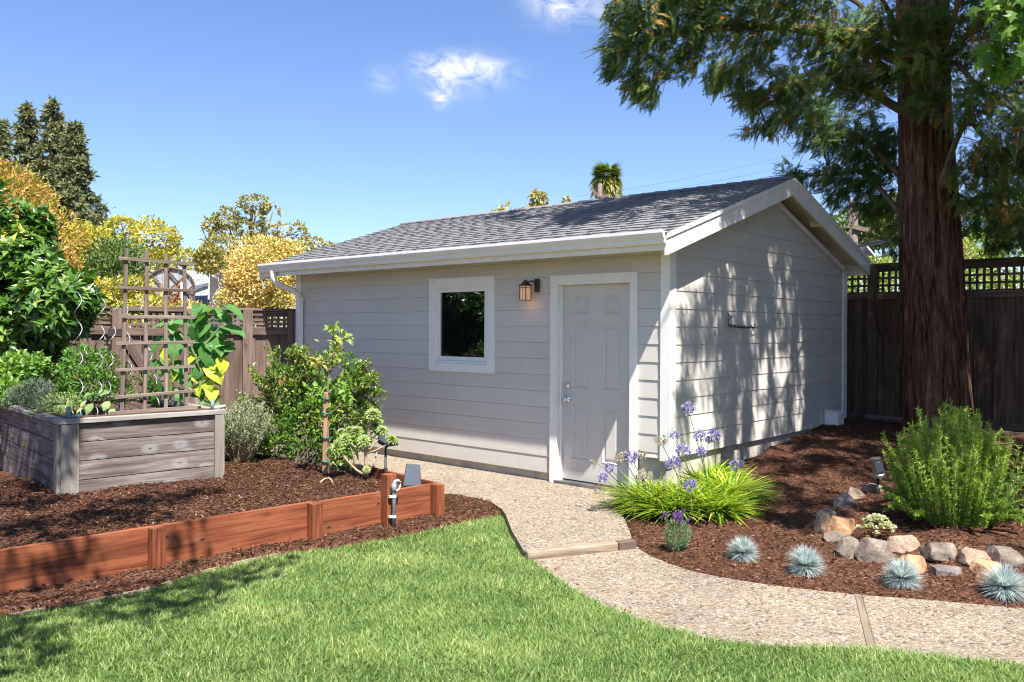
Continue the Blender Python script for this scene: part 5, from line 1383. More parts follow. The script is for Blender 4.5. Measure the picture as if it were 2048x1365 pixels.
for u, v, Y, ln, nx, ny, nz, rn in [(178, 818, 7.45, .115, -.2, -.8, .5, .5), (212, 812, 7.5, .10, .1, -.8, .5, .7), (165, 810, 7.5, .09, -.4, -.6, .6, .9), (176, 790, 7.7, .12, -.2, -.4, .9, .15), (208, 785, 7.7, .11, .3, -.3, .9, .15), (224, 825, 7.45, .08, .3, -.6, .6, .6), (158, 822, 7.4, .07, -.3, -.5, .7, .9)]:
    c = np.array(at(u, v, Y)) - np.array(pp(195, 820)); no = nrm(V3(nx, ny, nz)); ax = nrm(np.cross(no, [no[1], -no[0] + .3, .2]))
    put(mb, T_OVAL, (c - ax * ln * .5)[None], ax[None], no[None], ln, ln * .8, rn); st.tube([(0, 0, 0), c * .6 + V3(0, 0, .02), c - ax * ln * .5], .004, 5)
st.build('stem', 'stem_green', t); mb.build('foliage', 'squash_leaf', t)
# big-leaved vine (sunflower-like) right of the trellis
vq = pp(400, 800); t = plant('large_leaf_plant', 'tall plant with very large green and yellow leaves right of the trellis', 'plant', vq)
def Vq(u, v, Y): return np.array(at(u, v, Y)) - np.array(vq)
st = MB(); Yv = 8.55
for P in ([(398, 800), (402, 740), (410, 680), (420, 640), (425, 618)], [(402, 740), (385, 700), (360, 668)], [(410, 690), (440, 655), (465, 645)], [(400, 770), (430, 745), (440, 730)], [(398, 790), (350, 760), (320, 720)], [(340, 805), (345, 740), (350, 690), (345, 650)]):
    st.tube([Vq(u, v, Yv) for u, v in P], [.012, .010, .009, .007, .005][:len(P)], 6)
st.build('stem', 'stem_green', t)
heart = (np.array([(0, 0, 0), (-.12, .25, .03), (.10, .47, .05), (.45, .44, .03), (.78, .22, -.06), (1, 0, -.22), (.78, -.22, -.06), (.45, -.44, .03), (.10, -.47, .05), (-.12, -.25, .03), (.3, 0, -.03), (.65, 0, -.06)]),
         [np.array([(0, 1, 2), (0, 8, 9), (0, 2, 10), (0, 10, 8), (4, 11, 5), (6, 5, 11)]), np.array([(10, 2, 3, 11), (10, 11, 7, 8)]), np.array([(11, 3, 4), (11, 6, 7)])])
lv = MB()
def big(u, v, L_, dx, dy, dz, nx, ny, nz, rn, dY=0):
    c = Vq(u, v, Yv + dY); a = nrm(V3(dx, dy, dz) + rng.normal(size=3) * .22); L_ = L_ * pxm(Yv) * .82
    put(lv, heart, (c - a * L_ * .45)[None], a[None], V3(nx, ny, nz)[None], L_, L_ * .92, rn)
for a in [(402, 662, 52, -.6, -.3, -.75, -.3, -.7, .6, .5), (470, 660, 62, .75, -.3, -.6, .5, -.3, .8, .35), (424, 690, 44, .1, -.3, -1, .1, -.9, .3, .5), (425, 618, 40, .6, -.3, .1, 0, -.3, 1, .6), (470, 622, 56, .9, -.2, -.3, .1, -.1, 1, .4), (400, 640, 44, -.8, .1, -.4, -.2, -.2, 1, .3),
          (320, 650, 44, -.8, -.3, -.1, -.1, -.3, 1, .55), (358, 645, 44, .8, -.3, .05, .1, -.3, 1, .55), (345, 655, 36, .1, -.5, -.3, 0, -.4, 1, .6), (312, 690, 46, -.3, -.4, -.9, -.5, -.7, .3, .2), (350, 695, 58, .15, -.4, -.9, .3, -.8, .3, .35), (332, 712, 40, -.2, -.4, -.8, -.2, -.9, .2, .85),
          (388, 672, 44, -.1, .2, -1, -.4, -.8, .2, .12), (418, 715, 56, .2, -.2, -1, .5, -.7, .2, .05), (395, 745, 46, -.3, -.3, -.9, -.2, -.8, .3, .1), (432, 745, 58, .25, -.5, -.8, .2, -.85, .4, .93), (445, 732, 40, .5, -.3, -.8, .6, -.6, .4, .9), (415, 770, 44, .1, -.3, -.9, 0, -.9, .3, .88), (424, 790, 38, .3, -.3, -.9, .3, -.8, .3, .9), (395, 780, 34, -.3, -.3, -.9, -.3, -.8, .3, .87),
          (308, 788, 66, -.25, -.3, -.9, -.3, -.8, .3, .3, -.2), (410, 806, 30, .6, -.3, .1, 0, -.3, 1, .6), (430, 808, 30, .8, -.2, .1, 0, -.3, 1, .5), (360, 738, 36, .6, -.3, -.3, 0, -.5, .9, .4), (345, 755, 36, -.5, -.3, -.5, -.1, -.6, .8, .86), (375, 765, 40, .2, -.3, -.8, .1, -.8, .5, .5), (300, 735, 42, -.6, -.2, -.7, -.4, -.5, .6, .3), (360, 790, 36, .1, -.4, -.8, .2, -.7, .5, .2), (378, 720, 36, -.4, -.3, -.7, -.2, -.7, .5, .86), (440, 700, 36, .5, -.2, -.8, .5, -.6, .4, .15), (400, 700, 44, -.1, 0, -1, -.3, -.8, .2, .08)]:
    big(*a)
for k in range(46):
    u, v = random.uniform(375, 460), random.uniform(620, 730); big(u, v, random.uniform(22, 34), random.uniform(-1, 1), random.uniform(-.5, .3), random.uniform(-1, .2), random.uniform(-.5, .5), -.6, random.uniform(.2, .9), random.uniform(0, .6), random.uniform(0, .15))
for k in range(20):
    u, v = random.uniform(320, 370), random.uniform(640, 790); big(u, v, random.uniform(22, 34), random.uniform(-1, 1), random.uniform(-.5, .3), random.uniform(-1, .2), random.uniform(-.5, .5), -.6, random.uniform(.2, .9), random.uniform(0, 1), random.uniform(0, .15))
for k in range(30):
    u, v = random.uniform(390, 440), random.uniform(735, 800); big(u, v, random.uniform(20, 32), random.uniform(-1, 1), random.uniform(-.5, .3), random.uniform(-1, .2), random.uniform(-.5, .5), -.6, random.uniform(.2, .9), random.uniform(.2, 1), random.uniform(0, .15))
lv.build('foliage', 'vine_leaf', t)
# ------------------------------------------------------------------ trees and houses beyond the fences
def trunk_limbs(t, base, top, r0, r1, limbs, m='bark_pale', wob=.05):
    mb = MB(); c = curve((0, 0, 0), np.array(top) - np.array(base), 0, 8, wob, int(r0 * 1000) + len(limbs)); mb.tube(c, [r0 + (r1 - r0) * i / 8 for i in range(9)], 8)
    for e in limbs:
        e = np.array(e) - np.array(base); f = np.clip(.35 + .5 * rng.random(), 0, 1); s = np.array(c[int(f * 8)])
        mb.tube(curve(s, e, -.06 * np.linalg.norm(e - s), 6, wob, int(abs(e[0]) * 100)), [r1 * 1.2 * (1 - .75 * i / 6) + .004 for i in range(7)], 5)
    return mb.build('trunk', m, t)
def tree(name, label, base, blobs, m, ln, wd, top=None, r0=.15, r1=.05, gap=.3, gf=1.5, bark='bark_pale', tpl=T_LEAF, up=.1, rb=(0, 1), group=None, shell=.55, cat='tree', whorl=0):
    t = thing(name, label, cat, base, 0, group); mb = MB()
    for k, (c, rad, n) in enumerate(blobs):
        blob(mb, np.array(c) - np.array(base), rad, n, ln, wd, up, .7, gap, gf, seed=k * 3 + len(label), tpl=tpl, rb=rb, shell=shell, whorl=whorl)
    trunk_limbs(t, base, top if top is not None else blobs[0][0], r0, r1, [c for c, _, _ in blobs], bark)
    mb.build('crown', m, t); return t
def foot(u, Y, z=.0): q = at(u, 600, Y); return Vector((q.x, q.y, z))

# left: magnolia-like tree in front of the fence
tree('broadleaf_tree', 'glossy large leaved tree leaning over the fence at the left edge', foot(-40, 9.6),
     [B(40, 560, 9.7, 85, 105, 1500, .55), B(110, 600, 9.4, 66, 62, 850, .4), B(20, 480, 10.0, 70, 62, 800, .5), B(-70, 520, 9.7, 110, 130, 1400, .6), B(140, 640, 9.2, 50, 30, 300, .25), B(30, 660, 9.6, 85, 70, 900, .45), B(-60, 700, 9.5, 90, 90, 700, .5), B(85, 520, 9.7, 44, 46, 420, .35), B(60, 720, 9.6, 40, 50, 260, .3), B(150, 600, 9.5, 36, 40, 260, .25)],
     'magnolia_leaf', .155, .062, top=at(-20, 560, 9.7), r0=.10, r1=.04, gap=.36, gf=2.6, up=.25, bark='bark_dark', shell=.6, whorl=7)
tree('orange_tree', 'tall orange flowering tree rising behind the glossy tree at the left', foot(20, 19),
     [B(10, 420, 19, 95, 95, 5200, 1.4), B(60, 500, 18.6, 85, 85, 4600, 1.2), B(-60, 450, 19, 120, 140, 2400, 1.5), B(110, 560, 18, 52, 60, 1300, .7), B(130, 610, 17.6, 40, 42, 800, .6), B(75, 430, 19, 45, 42, 900, .7)], 'orange_leaf', .12, .05, r0=.22, gap=.3, gf=1.2, up=.4)
# distant redwoods
def conifer(label, u, vt, vb, half, Y, seed, name='distant_conifer'):
    top, bot = at(u, vt, Y), at(u, vb, Y); base = Vector((top.x, Y, 0)); t = thing(name, label, 'tree', base, 0, 'conifers in the far distance at the left')
    g = np.random.default_rng(seed); H = top.z; hw = half * pxm(Y); z0 = bot.z
    MB().tube([(0, 0, 0), (0, 0, H * .5), (0, 0, H)], [.5, .3, .03], 7).build('trunk', 'bark_dark', t)
    mb = MB(); nb = 150
    for i in range(nb):
        f = (i + g.random()) / nb; z = H - (H - z0) * f ** .95; L_ = hw * (.05 + 1.0 * f ** .95) * g.uniform(.55, 1.2)
        a = g.uniform(0, 6.283); d = V3(math.cos(a), math.sin(a), 0)
        n = int(14 + 62 * f); s = g.uniform(.12, 1, n) ** .7
        n = int(n * 2.5); s = g.uniform(.12, 1, n) ** .7; p = d[None] * (L_ * s)[:, None] + V3(0, 0, z) + np.c_[np.zeros(n), np.zeros(n), -.30 * L_ * s ** 1.6 + .14 * L_ * s] + g.normal(size=(n, 3)) * (.045 * L_ + .08) * V3(1, 1, .7)
        ax = nrm(d[None] * .8 + g.normal(size=(n, 3)) * .75 + V3(0, 0, .15)); put(mb, T_LEAF, p, ax, nrm(g.normal(size=(n, 3)) * .5 + d[None] * .6 + V3(0, -.25, .6)), g.uniform(.22, .48, n), g.uniform(.10, .20, n), np.clip(g.normal(.45, .24, n), 0, 1))
    mb.build('crown', 'conifer_leaf', t)
conifer('dark conifer cut by the left edge of the photo', 2, 243, 560, 74, 50, 1)
conifer('pointed dark conifer second from the left in the far group', 55, 214, 560, 96, 52, 2)
conifer('tallest slender dark conifer of the far group', 107, 205, 560, 98, 50, 3)
conifer('rightmost bushy dark conifer of the far group', 150, 250, 560, 92, 47, 4)
# yellow and green trees left of the shed
tree('yellow_tree', 'yellow green tree behind the trellis top', foot(250, 27), [B(250, 490, 27, 62, 44, 2210, 1.2), B(310, 480, 27, 46, 40, 1530, 1), B(190, 500, 26, 50, 46, 1530, 1), B(245, 455, 27, 28, 22, 714, .6), B(330, 520, 26, 36, 50, 1190, .8), B(160, 480, 26, 34, 34, 714, .6), B(285, 540, 26, 60, 44, 1530, 1)], 'yellow_leaf', .15, .075, gap=.46, gf=1.3, r0=.2)
tree('round_green_tree', 'rounded mid green tree behind the left of the trellis', foot(230, 20), [B(230, 545, 20, 62, 62, 3200, .8), B(200, 570, 20, 46, 50, 1300, .6), B(262, 560, 20, 42, 58, 1300, .6), B(240, 510, 20, 50, 32, 900, .6)], 'mid_leaf', .11, .045, gap=.2, gf=2.2, r0=.15, up=.4)
tree('yellow_shrub', 'bright yellow leaved shrub just above the left fence', foot(235, 15.5), [B(210, 605, 15.5, 56, 40, 1500, .6), B(265, 600, 15.5, 50, 46, 1500, .6), B(165, 630, 15.2, 50, 40, 1000, .6), B(300, 630, 15.4, 40, 40, 700, .5), B(130, 660, 15, 60, 40, 700, .6), B(60, 650, 15, 60, 40, 500, .6)], 'yellow_leaf', .10, .055, gap=.15, gf=3, r0=.06, rb=(.25, 1), cat='shrub')
tree('sparse_tree', 'sparse leaning tree with open branches behind the chimney', foot(480, 29),
     [B(512, 412, 29, 34, 18, 400, .6), B(455, 440, 29, 26, 20, 400, .5), B(425, 452, 29, 20, 14, 220, .4), B(505, 462, 29, 30, 28, 660, .6), B(470, 480, 29, 32, 28, 660, .6), B(405, 460, 29, 10, 10, 100, .3), B(560, 462, 29, 18, 16, 180, .4), B(598, 470, 29, 18, 24, 260, .5), B(535, 440, 29, 14, 16, 160, .4), B(440, 500, 28, 36, 32, 840, .7), B(545, 425, 29, 14, 12, 100, .3), B(620, 490, 28, 26, 14, 240, .4), B(650, 494, 28, 20, 10, 180, .4), B(418, 520, 27, 28, 28, 720, .6)],
     'sparse_leaf', .165, .085, top=at(505, 420, 29), gap=.3, gf=1.6, r0=.16, r1=.05, bark='bark_pale')
tree('yellow_hedge', 'yellow green shrubs in front of the grey roofed house', foot(350, 36), [B(300, 545, 36, 40, 34, 600, .8), B(395, 530, 36, 46, 30, 800, .8), B(350, 520, 36, 40, 22, 500, .7), B(430, 530, 36, 36, 30, 600, .8), B(340, 560, 36, 50, 30, 500, .6)], 'yellow_leaf', .22, .10, gap=.28, gf=1.6, r0=.08, cat='shrub')
tree('golden_tree', 'rounded golden blossoming tree at the left end of the shed roof', foot(525, 17),
     [B(525, 560, 17, 78, 66, 8640, .9), B(540, 510, 17, 58, 36, 4050, .8), B(480, 580, 16.8, 40, 50, 2025, .6), B(590, 560, 17, 50, 60, 2295, .7), B(540, 620, 16.8, 90, 40, 2295, .6), B(500, 535, 17, 46, 36, 1485, .6), B(462, 605, 16.8, 28, 30, 810, .4), B(575, 510, 17, 40, 30, 1080, .5)], 'golden_leaf', .07, .038, gap=.2, gf=3.4, r0=.14, up=.4)
# tree tops over the shed roof
tree('yellow_tree', 'small yellow tree top showing left of the ridge over the shed roof', foot(1010, 36), [B(1003, 414, 36, 10, 13, 160, .3), B(1022, 416, 36, 10, 8, 90, .3), B(1000, 450, 36, 26, 30, 400, .6)], 'yellow_leaf', .20, .12, gap=.2, r0=.08)
tree('yellow_tree', 'narrow yellow green tree top in the middle over the shed ridge', foot(1075, 36), [B(1074, 398, 36, 14, 18, 190, .35), B(1086, 402, 36, 8, 12, 70, .3), B(1075, 440, 36, 30, 30, 300, .6), B(1132, 404, 36, 6, 5, 50, .2)], 'sparse_leaf', .21, .13, gap=.25, r0=.08, rb=(.3, 1))
# fan palm
pc = at(1214, 352, 55); t = thing('fan_palm', 'fan palm with green head and dry skirt above the shed ridge', 'palm', (pc.x, pc.y, 0))
MB().tube([(0, 0, 0), (.1, 0, pc.z * .5), (0, 0, pc.z)], [.35, .28, .24], 8).build('trunk', 'bark_pale', t)
mb = MB()
for i in range(78):
    d = rdir(1)[0]; d[2] = d[2] * .75 + .25; d = nrm(d); c = V3(0, 0, pc.z) + d * random.uniform(.35, .55); side = nrm(np.cross(d, [.2, .1, 1])); L_ = random.uniform(.55, .85); n = 13
    an = np.linspace(-1.1, 1.1, n); ax = nrm(d[None] * np.cos(an)[:, None] + side[None] * np.sin(an)[:, None] + V3(0, 0, -.15)); put(mb, blade_t(2, .25), np.tile(c, (n, 1)), ax, np.tile(np.cross(side, d), (n, 1)), L_, .10, np.clip(rng.uniform(0, .6, n) + (0.2 if d[2] < 0 else 0), 0, 1))
mb.build('crown', 'palm_leaf', t)
mb = MB(); n = 520; a = rng.uniform(0, 6.28, n); zz = rng.uniform(-1.9, -.1, n); p = np.c_[np.cos(a) * rng.uniform(.3, .95, n), np.sin(a) * .7, pc.z + zz]; ax = nrm(np.c_[np.cos(a) * .4, np.sin(a) * .4, -np.ones(n)] + rdir(n) * .35); put(mb, blade_t(2, .1), p, ax, rdir(n), rng.uniform(.4, .8, n), .09, np.clip(rng.normal(.75, .2, n), 0, 1))
mb.build('dry_skirt', 'palm_leaf', t)
# utility poles and wires
def upole(label, u, vt, vb, Y, r_, arms):
    top = at(u, vt, Y); t = thing('utility_pole', label, 'utility pole', (top.x, Y, 0)); MB().tube([(0, 0, 0), (0, 0, top.z)], [r_ * 1.2, r_], 10).build('pole', 'pole_wood', t, smooth=True)
    for (ua, va, ub, vb_, th) in arms:
        a, b = at(ua, va, Y) - Vector((top.x, Y, 0)), at(ub, vb_, Y) - Vector((top.x, Y, 0)); beam('crossarm', t, a + Vector((0, -r_ - .05, 0)), b + Vector((0, -r_ - .05, 0)), th, .1, 'pole_wood')
    return t
upole('wooden utility pole with slanting crossarm behind the right fence', 1707, 402, 560, 34, .17, [(1690, 453, 1735, 463, .17)])
up2 = upole('pale utility pole in front of the fan palm over the roof', 1200, 368, 420, 48, .13, [(1182, 378, 1198, 396, .14), (1200, 396, 1216, 392, .14)])
def wire(label, a, b, sag, r_=.012):
    a, b = np.array(a), np.array(b); t = thing('overhead_wire', label, 'wire', a, 0, 'overhead wires'); MB().tube(curve((0, 0, 0), b - a, sag, 12), r_, 4).build('cable', 'wire', t)
wire('upper thin overhead wire from the palm to the redwood', at(1150, 393, 48), at(1660, 290, 40), .25, .005); wire('lower thin overhead wire from the palm to the redwood', at(1165, 402, 48), at(1680, 308, 40), .25, .005)
wire('thick grey cable sloping down to the roof edge behind the right fence', at(1690, 494, 30), at(1800, 478, 24), .05, .045)
wire('thin dark cable low over the right fence', at(1690, 486, 30), at(1800, 476, 24), .05, .015)

# neighbour's house at the left
def house(label, Y, parts):
    t = thing('house', label, 'house', (at(400, 600, Y).x, Y, 0)); o = Vector((at(400, 600, Y).x, Y, 0)); return t, o
t, o = house('grey roofed neighbouring house with a pale chimney', 30, None)
def PX(u, v, Y): return at(u, v, Y) - o
mb = MB(); a, b, c, d = PX(300, 617, 30), PX(470, 617, 30), PX(470, 541, 34), PX(290, 541, 34)
mb.add([a, b, c, d, a + Vector((0, 0, -.12)), b + Vector((0, 0, -.12)), c + Vector((0, 0, -.12)), d + Vector((0, 0, -.12))], [(0, 1, 2, 3), (4, 7, 6, 5), (0, 4, 5, 1), (1, 5, 6, 2), (2, 6, 7, 3), (3, 7, 4, 0)]); rf = mb.build('roof', 'far_roof', t)
mb = MB(); a, b = PX(310, 619, 30.4), PX(460, 619, 30.4); mb.box(a.x, b.x, a.y, a.y + 6, -.0, a.z - .06); mb.build('wall', 'far_stucco', t)
a, b = PX(385, 617, 29.9), PX(470, 617, 29.9); beam('gutter', t, a, b, .14, .1, 'far_stucco')
def bxp(name, u0, u1, v0, v1, Y, dp, m, par=t):
    a, b = PX(u0, v1, Y), PX(u1, v0, Y); return MB().box(a.x, b.x, a.y, a.y + dp, a.z, b.z).build(name, m, par, bevel=.02)
ch = bxp('chimney', 419, 440, 530, 616, 29, .9, 'stucco'); bxp('cap', 416, 443, 524, 536, 28.9, 1.1, 'stucco', ch); bxp('crown', 426, 440, 519, 524, 29.2, .6, 'far_stucco', ch)
mb = MB(); q_ = [PX(386, 582, 29.5), PX(416, 571, 29.5), PX(417, 566, 31), PX(388, 572, 31)]; mb.add([*q_, *[p - Vector((0, 0, .12)) for p in q_]], [(0, 1, 2, 3), (0, 4, 5, 1), (1, 5, 6, 2), (3, 7, 4, 0), (2, 6, 7, 3)]); mb.build('skylight', 'skylight', rf)
MB().tube([PX(412, 566, 30.5), PX(412, 556, 30.5)], .05, 8).build('vent_pipe', 'far_stucco', rf)
bxp('roof_vent', 384, 394, 555, 560, 31.5, .4, 'far_stucco', rf)
# far house seen under the redwood
Yh = 42; o = Vector((at(1750, 560, Yh).x, Yh, 0)); t = thing('house', 'distant grey gabled house seen between the shed and the redwood', 'house', o)
mb = MB(); P = [PX(1728, 540, Yh), PX(1728, 506, Yh), PX(1735, 490, Yh), PX(1752, 514, Yh), PX(1752, 540, Yh)]; mb.prism([(p.x, p.z) for p in P], 0, 6, 1); mb.build('wall', 'far_roof', t)
mb = MB(); a, b = PX(1733, 489, Yh - .3), PX(1756, 516, Yh - .3); e = Vector((PX(1786, 504, Yh).x - a.x, 5, .0)); mb.add([a, b, b + e * .7 + Vector((0, 0, .3)), a + e * .7 + Vector((0, 0, .35))], [(0, 1, 2, 3)]); mb.add([a - Vector((0, 0, .12)), b - Vector((0, 0, .12)), a, b], [(0, 1, 3, 2)]); mb.build('roof', 'far_stucco', t)
# greenery behind the right fence
tree('green_tree', 'round sunlit green tree far behind the right fence', foot(1770, 48), [B(1770, 450, 48, 56, 46, 2600, 1.6), B(1800, 430, 48, 40, 40, 1300, 1.2), B(1725, 465, 48, 36, 34, 900, 1.0), B(1690, 450, 48, 30, 30, 500, 1)], 'mid_leaf', .40, .2, gap=.2, gf=.9, r0=.3, rb=(.35, 1))
tree('yellow_bush', 'sunlit yellow green bush over the fence right of the redwood trunk', foot(1950, 21), [B(1955, 505, 21, 52, 46, 2400, .8), B(1920, 520, 20, 36, 46, 1000, .6), B(2010, 540, 20, 60, 50, 1500, .7), B(1960, 580, 18, 100, 40, 1800, .5)], 'sapling_leaf', .11, .055, gap=.2, gf=2, r0=.08, cat='bush')
tree('hedge', 'low yellow green hedge seen through the lattice beside the shed', foot(1760, 19), [B(1725, 590, 19, 66, 46, 1700, .5), B(1790, 580, 19, 60, 54, 1700, .5), B(1760, 535, 21, 60, 26, 900, .5), B(1700, 540, 21, 50, 30, 600, .4)], 'sapling_leaf', .10, .05, gap=.12, gf=2.4, r0=.05, cat='hedge')
tree('red_leaf_shrub', 'reddish shrub glimpsed behind the lattice by the redwood trunk', foot(1890, 17), [B(1885, 560, 17, 26, 40, 500, .4), B(2030, 440, 24, 40, 30, 300, .5)], 'dry_frond', .1, .05, gap=.2, r0=.04, cat='shrub')
tree('dark_tree', 'dark tree mass behind the right of the redwood', foot(1990, 30), [B(2000, 430, 30, 80, 60, 1500, 1.4), B(2060, 380, 30, 80, 90, 1500, 1.5), B(1960, 390, 32, 40, 60, 700, 1.0)], 'dark_leaf', .26, .12, gap=.3, gf=1.1, r0=.3)

# arched wooden panel with star lattice behind the left fence, dry fronds and a white post
Ya = 16.5; o = at(338, 640, Ya); o = Vector((o.x, o.y, 0)); t = thing('arched_panel', 'round topped grey wooden garden panel with diagonal battens', 'garden structure', o)
a0 = PX(291, 640, Ya); a1 = PX(388, 640, Ya); cxm = (a0.x + a1.x) / 2; hw = (a1.x - a0.x) / 2; zs_ = PX(338, 575, Ya).z; zt_ = PX(338, 537, Ya).z; nb = 9
def arch(x): return zs_ + (zt_ - zs_) * math.sqrt(max(0, 1 - ((x - cxm) / hw) ** 2))
for i in range(nb):
    xa, xb = cxm - hw + 2 * hw * i / nb, cxm - hw + 2 * hw * (i + 1) / nb; xa += .006; xb -= .006; xm = (xa + xb) / 2
    MB().prism([(xa, .8), (xb, .8), (xb, arch(xb) - .02), (xm, arch(xm) - .02), (xa, arch(xa) - .02)], .02, .04, 1).build('board', 'panel_wood', t)
rim = [(cxm + hw * math.cos(th), 0, zs_ + (zt_ - zs_) * math.sin(th)) for th in np.linspace(math.pi, 0, 25)]
MB().tube([(cxm - hw, 0, .8)] + rim + [(cxm + hw, 0, .8)], .022, 6).build('rim', 'fence_wood_dark', t)
for (ua, va, ub, vb_) in [(303, 550, 318, 564), (332, 538, 388, 598), (372, 552, 292, 622), (292, 572, 330, 610), (318, 566, 345, 600), (300, 596, 322, 606), (388, 570, 340, 622), (291, 583, 388, 583), (291, 601, 388, 601), (338, 537, 338, 615)]:
    beam('batten', t, PX(ua, va, Ya) + Vector((0, -.02, 0)), PX(ub, vb_, Ya) + Vector((0, -.02, 0)), .028, .02, 'fence_wood_dark')
fq = at(352, 640, 16.2); t = thing('dry_palm', 'dried brown palm fronds hanging before the arched panel', 'plant', fq); mb = MB()
for (u0, v0, u1, v1) in [(366, 562, 345, 615), (362, 565, 350, 600), (370, 570, 352, 612), (358, 572, 344, 600), (366, 585, 352, 618), (320, 568, 335, 600), (322, 570, 338, 605), (365, 560, 356, 590), (362, 580, 346, 618), (355, 590, 345, 615)]:
    a, b = np.array(at(u0, v0, 16.2) - fq), np.array(at(u1, v1, 16.1) - fq); n = 16; f = rng.uniform(0, 1, n)[:, None]; put(mb, blade_t(2, .2), a * (1 - f) + b * f + rdir(n) * .02, nrm((b - a)[None] + rdir(n) * .22), rdir(n), rng.uniform(.12, .28, n), .018, rng.uniform(0, 1, n))
mb.build('foliage', 'dry_frond', t)
q_ = at(365, 640, 15.8); t = thing('white_post', 'slim white post standing behind the lattice fence', 'post', (q_.x, q_.y, 0)); MB().tube([(0, 0, 0), (0, 0, at(365, 590, 15.8).z), (-.02, 0, at(364, 566, 15.8).z)], [.042, .036, .026], 10).build('shaft', 'white_trim', t, smooth=True)
tree('pale_fern', 'pale yellow ferny plant at the top of the fence behind the trellis', foot(310, 15), [B(308, 612, 15, 22, 8, 160, .15), B(375, 612, 15, 22, 10, 130, .15), B(400, 618, 14.5, 18, 8, 90, .1)], 'golden_leaf', .10, .03, gap=.1, r0=.02, cat='plant')
# ------------------------------------------------------------------ the redwood at the right, its sprays and the shade it casts
RWc = shw(1.24, 4.50, .40)
rw_ = thing('redwood_tree', 'tall redwood with furrowed reddish trunk and drooping sprays at the right', 'tree', RWc)
def bark_mesh():
    mb = MB(); ns, nh = 120, 64; H = 14.0; V = []
    for j in range(nh + 1):
        f = (j / nh) ** 1.6; z = H * f - .15
        r_ = .372 - .020 * z + .035 * math.exp(-max(z, 0) / .4)
        for i in range(ns):
            th = 6.2832 * i / ns
            tw = th + .05 * math.sin(z * .9) + .02 * math.sin(z * 2.7 + th * 3)
            fur = abs(math.sin(tw * 9 + .8 * math.sin(z * .7 + tw * 2))) ** .6 * .045 + abs(math.sin(tw * 21 + 1.3 * math.sin(z * 1.1 + tw * 3))) ** .7 * .018 - .03
            fl = .02 * math.exp(-max(z, 0) / .6) * math.sin(th * 5 + 1)
            rr = r_ + fur + fl + .012 * math.sin(z * 1.7 + th * 4)
            V.append((rr * math.cos(th) - .070 * z * max(.3, 1 - z * .06), rr * math.sin(th), z))
    F = [(j * ns + i, j * ns + (i + 1) % ns, (j + 1) * ns + (i + 1) % ns, (j + 1) * ns + i) for j in range(nh) for i in range(ns)]
    return mb.add(V, F)
bark_mesh().build('trunk', 'redwood_bark', rw_, smooth=True)
# one flat feathery spray: a rachis with alternating narrow leaflets, some of them forked
def spray_template(seed, k=13, fork=True):
    g = np.random.default_rng(seed); v = []; f4 = []; f3 = []
    def leafl(p, d, ln, w, tri=False):
        n0 = len(v); s = np.array([-d[1], d[0], 0]); m = p + d * ln * .45; e = p + d * ln; e = e + [0, 0, -.08 * ln]
        if tri: v.extend([p + s * w * .5, e, p - s * w * .5]); f3.append((n0, n0 + 2, n0 + 1))
        else: v.extend([p, m - s * w * .5, e, m + s * w * .5]); f4.append((n0, n0 + 1, n0 + 2, n0 + 3))
    for i in range(k):
        t = i / (k - 1); p = np.array([t * .9, .03 * math.sin(t * 3), -.10 * t * t]); ln = (.36 * (1 - t * .70)) * g.uniform(.75, 1.15)
        for sgn in (-1, 1):
            a = sgn * (.95 - .35 * t) + g.normal(0, .12); d = np.array([math.cos(a), math.sin(a), g.normal(0, .12)]); leafl(p, d, ln, .038 if fork else .085)
            if fork and ln > .17:
                for s2 in (-1, 1):
                    a2 = a + s2 * .7; q = p + d * ln * g.uniform(.35, .6); leafl(q, np.array([math.cos(a2), math.sin(a2), g.normal(0, .1)]), ln * .5, .032, True)
    leafl(np.array([.88, 0, -.10]), np.array([1, 0, -.1]), .16, .06); leafl(np.array([0, 0, 0]), np.array([1, .03, -.06]), .9, .022)
    f3 = np.array(f3).reshape(-1, 3)
    return np.array(v), [np.array(f4)] + ([f3] if len(f3) else [])
SPR = [spray_template(i) for i in range(4)]; SPC = [spray_template(i + 9, 8, False) for i in range(4)]
rwl = MB(); rwt = MB()
O = np.array(RWc)
def sprays(c, rad, n, L_=.30, hang=.5, rb=(0, 1), dirn=None, fine=True):
    """sprays through an ellipsoid, drooping"""
    if fine: n = int(n * 2.4); L_ = L_ * .66
    c = np.array(c); rad = np.array(rad if not np.isscalar(rad) else (rad,) * 3)
    p = c + rdir(n) * rad * (rng.uniform(0, 1, n) ** .45)[:, None]
    out = nrm(p - O - V3(0, 0, 4)); out[:, 2] *= .3
    if dirn is not None: out = nrm(out * .5 + np.array(dirn))
    ax = nrm(out * .6 + rdir(n) * .75 + V3(0, 0, -hang)); no = nrm(rdir(n) * .55 + V3(.15, -.5, .65))
    rv = np.clip(rng.beta(1.6, 1.9, n) * (rb[1] - rb[0]) + rb[0], 0, 1)
    for k in range(4):
        m = rng.integers(0, 4, n) == k
        if m.any(): put(rwl, (SPR if fine else SPC)[k], p[m] - O, ax[m], no[m], L_ * rng.uniform(.6, 1.2, m.sum()), L_ * rng.uniform(.6, 1.1, m.sum()), rv[m])
def bough(pts, r0, r1=.008):
    P = [np.array(p) - O for p in pts]; Q_ = []
    for i in range(len(P) - 1):
        for s in range(4): Q_.append(P[i] * (1 - s / 4) + P[i + 1] * (s / 4))
    Q_.append(P[-1]); Q_ = np.array(Q_); Q_[1:-1] = (Q_[:-2] + Q_[1:-1] * 2 + Q_[2:]) / 4
    rwt.tube(Q_, [r0 + (r1 - r0) * i / (len(Q_) - 1) for i in range(len(Q_))], 6)
def trz(z): return O + V3(-.070 * z * max(.3, 1 - z * .06), 0, z)
